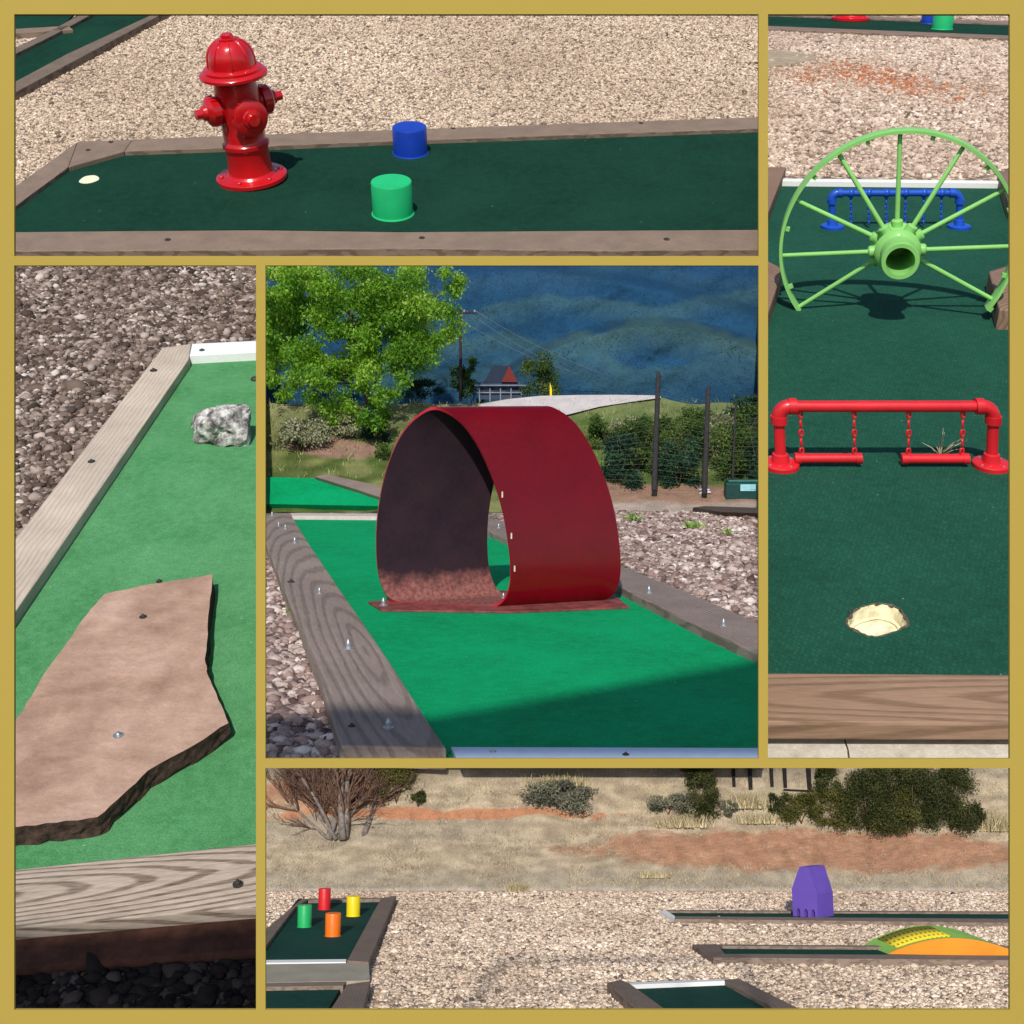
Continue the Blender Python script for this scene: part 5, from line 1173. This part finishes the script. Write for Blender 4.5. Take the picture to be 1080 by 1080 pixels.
def jun(px, yb, w_, h_, lab, m_=juni, n=3200, nm='juniper_bush', nb=24, cat='bush', g=gJ):
    return shrub(PB, px, yb, w_, h_, m_, lab, g, nm, n=n, leaf=1.7, cat=cat, stems=5, nb=int(nb * 1.6), barkm=twig, tri=True, elong=1.6, depthf=.35, shell=.2, taper=.35)
jun(418, 846, 44, 50, 'dark olive bush directly right of the bare grey tree', juni2, 2600)
jun(441, 850, 16, 16, 'little dark bush right of the olive bush near the bare grey tree', juni, 700, nb=8)
jun(738, 862, 44, 62, 'upright dark green juniper standing alone left of the fence posts')
jun(705, 857, 46, 20, 'low dark bush hugging the left foot of the upright juniper', sage, 1200, nb=10)
jun(768, 860, 22, 16, 'low grey bush at the right foot of the upright juniper', sage, 600, nb=8)
jun(845, 867, 44, 34, 'olive green round bush left of the big junipers', juni2, 2000)
jun(822, 858, 24, 22, 'small grey green bush left of the olive round bush', juni, 800, nb=10)
jun(882, 874, 50, 44, 'dark juniper at the left of the big juniper mass, low and round', juni2, 2400)
jun(915, 876, 66, 72, 'tall dark juniper in the left half of the big juniper mass', juni, 4200)
jun(962, 877, 76, 78, 'tallest dark juniper in the middle of the big juniper mass', juni, 5200)
jun(945, 877, 54, 46, 'brownish olive juniper low in front of the tallest juniper', juni2, 2400)
jun(1003, 876, 60, 76, 'tall dark juniper at the right end of the big juniper mass', juni, 4200)
jun(1022, 879, 34, 34, 'low black green juniper at the right foot of the big juniper mass', juni, 1300, nb=10)
jun(872, 838, 26, 40, 'dark bush behind the fence posts next to the big junipers', juni, 1400)
shrub(PB, 590, 852, 80, 30, sage, 'wide grey green sage bush on the field between the bare tree and the upright juniper', None, 'sage_bush', n=2600, leaf=2.0, cat='bush', stems=8, nb=22, barkm=twig, tri=True, elong=2.6, depthf=.3, shell=.2, taper=.8)
def tussock(px, yb, w_, h_, lab, n=420):
    p = PB.S(px, yb); s_ = PB.px(p)
    o = blades(PB, 'grass_tussock', [p + Vector((max(-w_ * .5, min(w_ * .5, random.gauss(0, w_ * .24))), random.gauss(0, w_ * .06), -.5)) * s_ for _ in range(n)], h_ * .4 * s_, h_ * s_, .5 * s_, straw, .35); tag(o, lab, 'grass tuft', 'straw tussocks on the field')
tussock(590, 828, 70, 18, 'straw tussock rising behind the grey sage bush')
tussock(722, 872, 60, 16, 'golden straw tussock in front of the upright juniper')
tussock(790, 852, 50, 22, 'straw tussock below the fence posts')
tussock(1050, 876, 34, 24, 'grey straw tussock right of the big junipers')
tussock(546, 940, 24, 10, 'small straw tussock at the edge of the gravel')
tussock(690, 925, 34, 8, 'low straw tussock at the edge of the red dirt')
tussock(800, 868, 44, 14, 'straw tussock left of the round olive bush')
# post fence
p0 = PB.S(820, 832); s = PB.px(p0); t = thing('post_fence', PB, p0, 'row of dark upright posts on the slope between the lone juniper and the big junipers', 'fence'); M0 = PM[t.name]
fm = m_flat('dark_post', (.014, .011, .010), .9, 1 / (3 * s), .4)
for x, yb, w_ in ((774, 829, 3.2), (791.5, 832, 4), (814, 829, 3.4), (828, 830, 3.6), (853.5, 832, 4.2), (868, 834, 3.4)):
    q = PB.S(x, yb) - p0; put('post', MB().box(q + Vector((0, 0, (yb - 805) / 2 * s)), (w_ * s, w_ * s, (yb - 804) * 1.02 * s)).mesh('post', fm), PB, M0, t)
put('bottom_rail', MB().tube([PB.S(826, 834) - p0 + Vector((0, -2 * s, 1.2 * s)), PB.S(872, 836) - p0 + Vector((0, -2 * s, 1.2 * s))], .9 * s, 6).mesh('bottom_rail', fm), PB, M0, t)
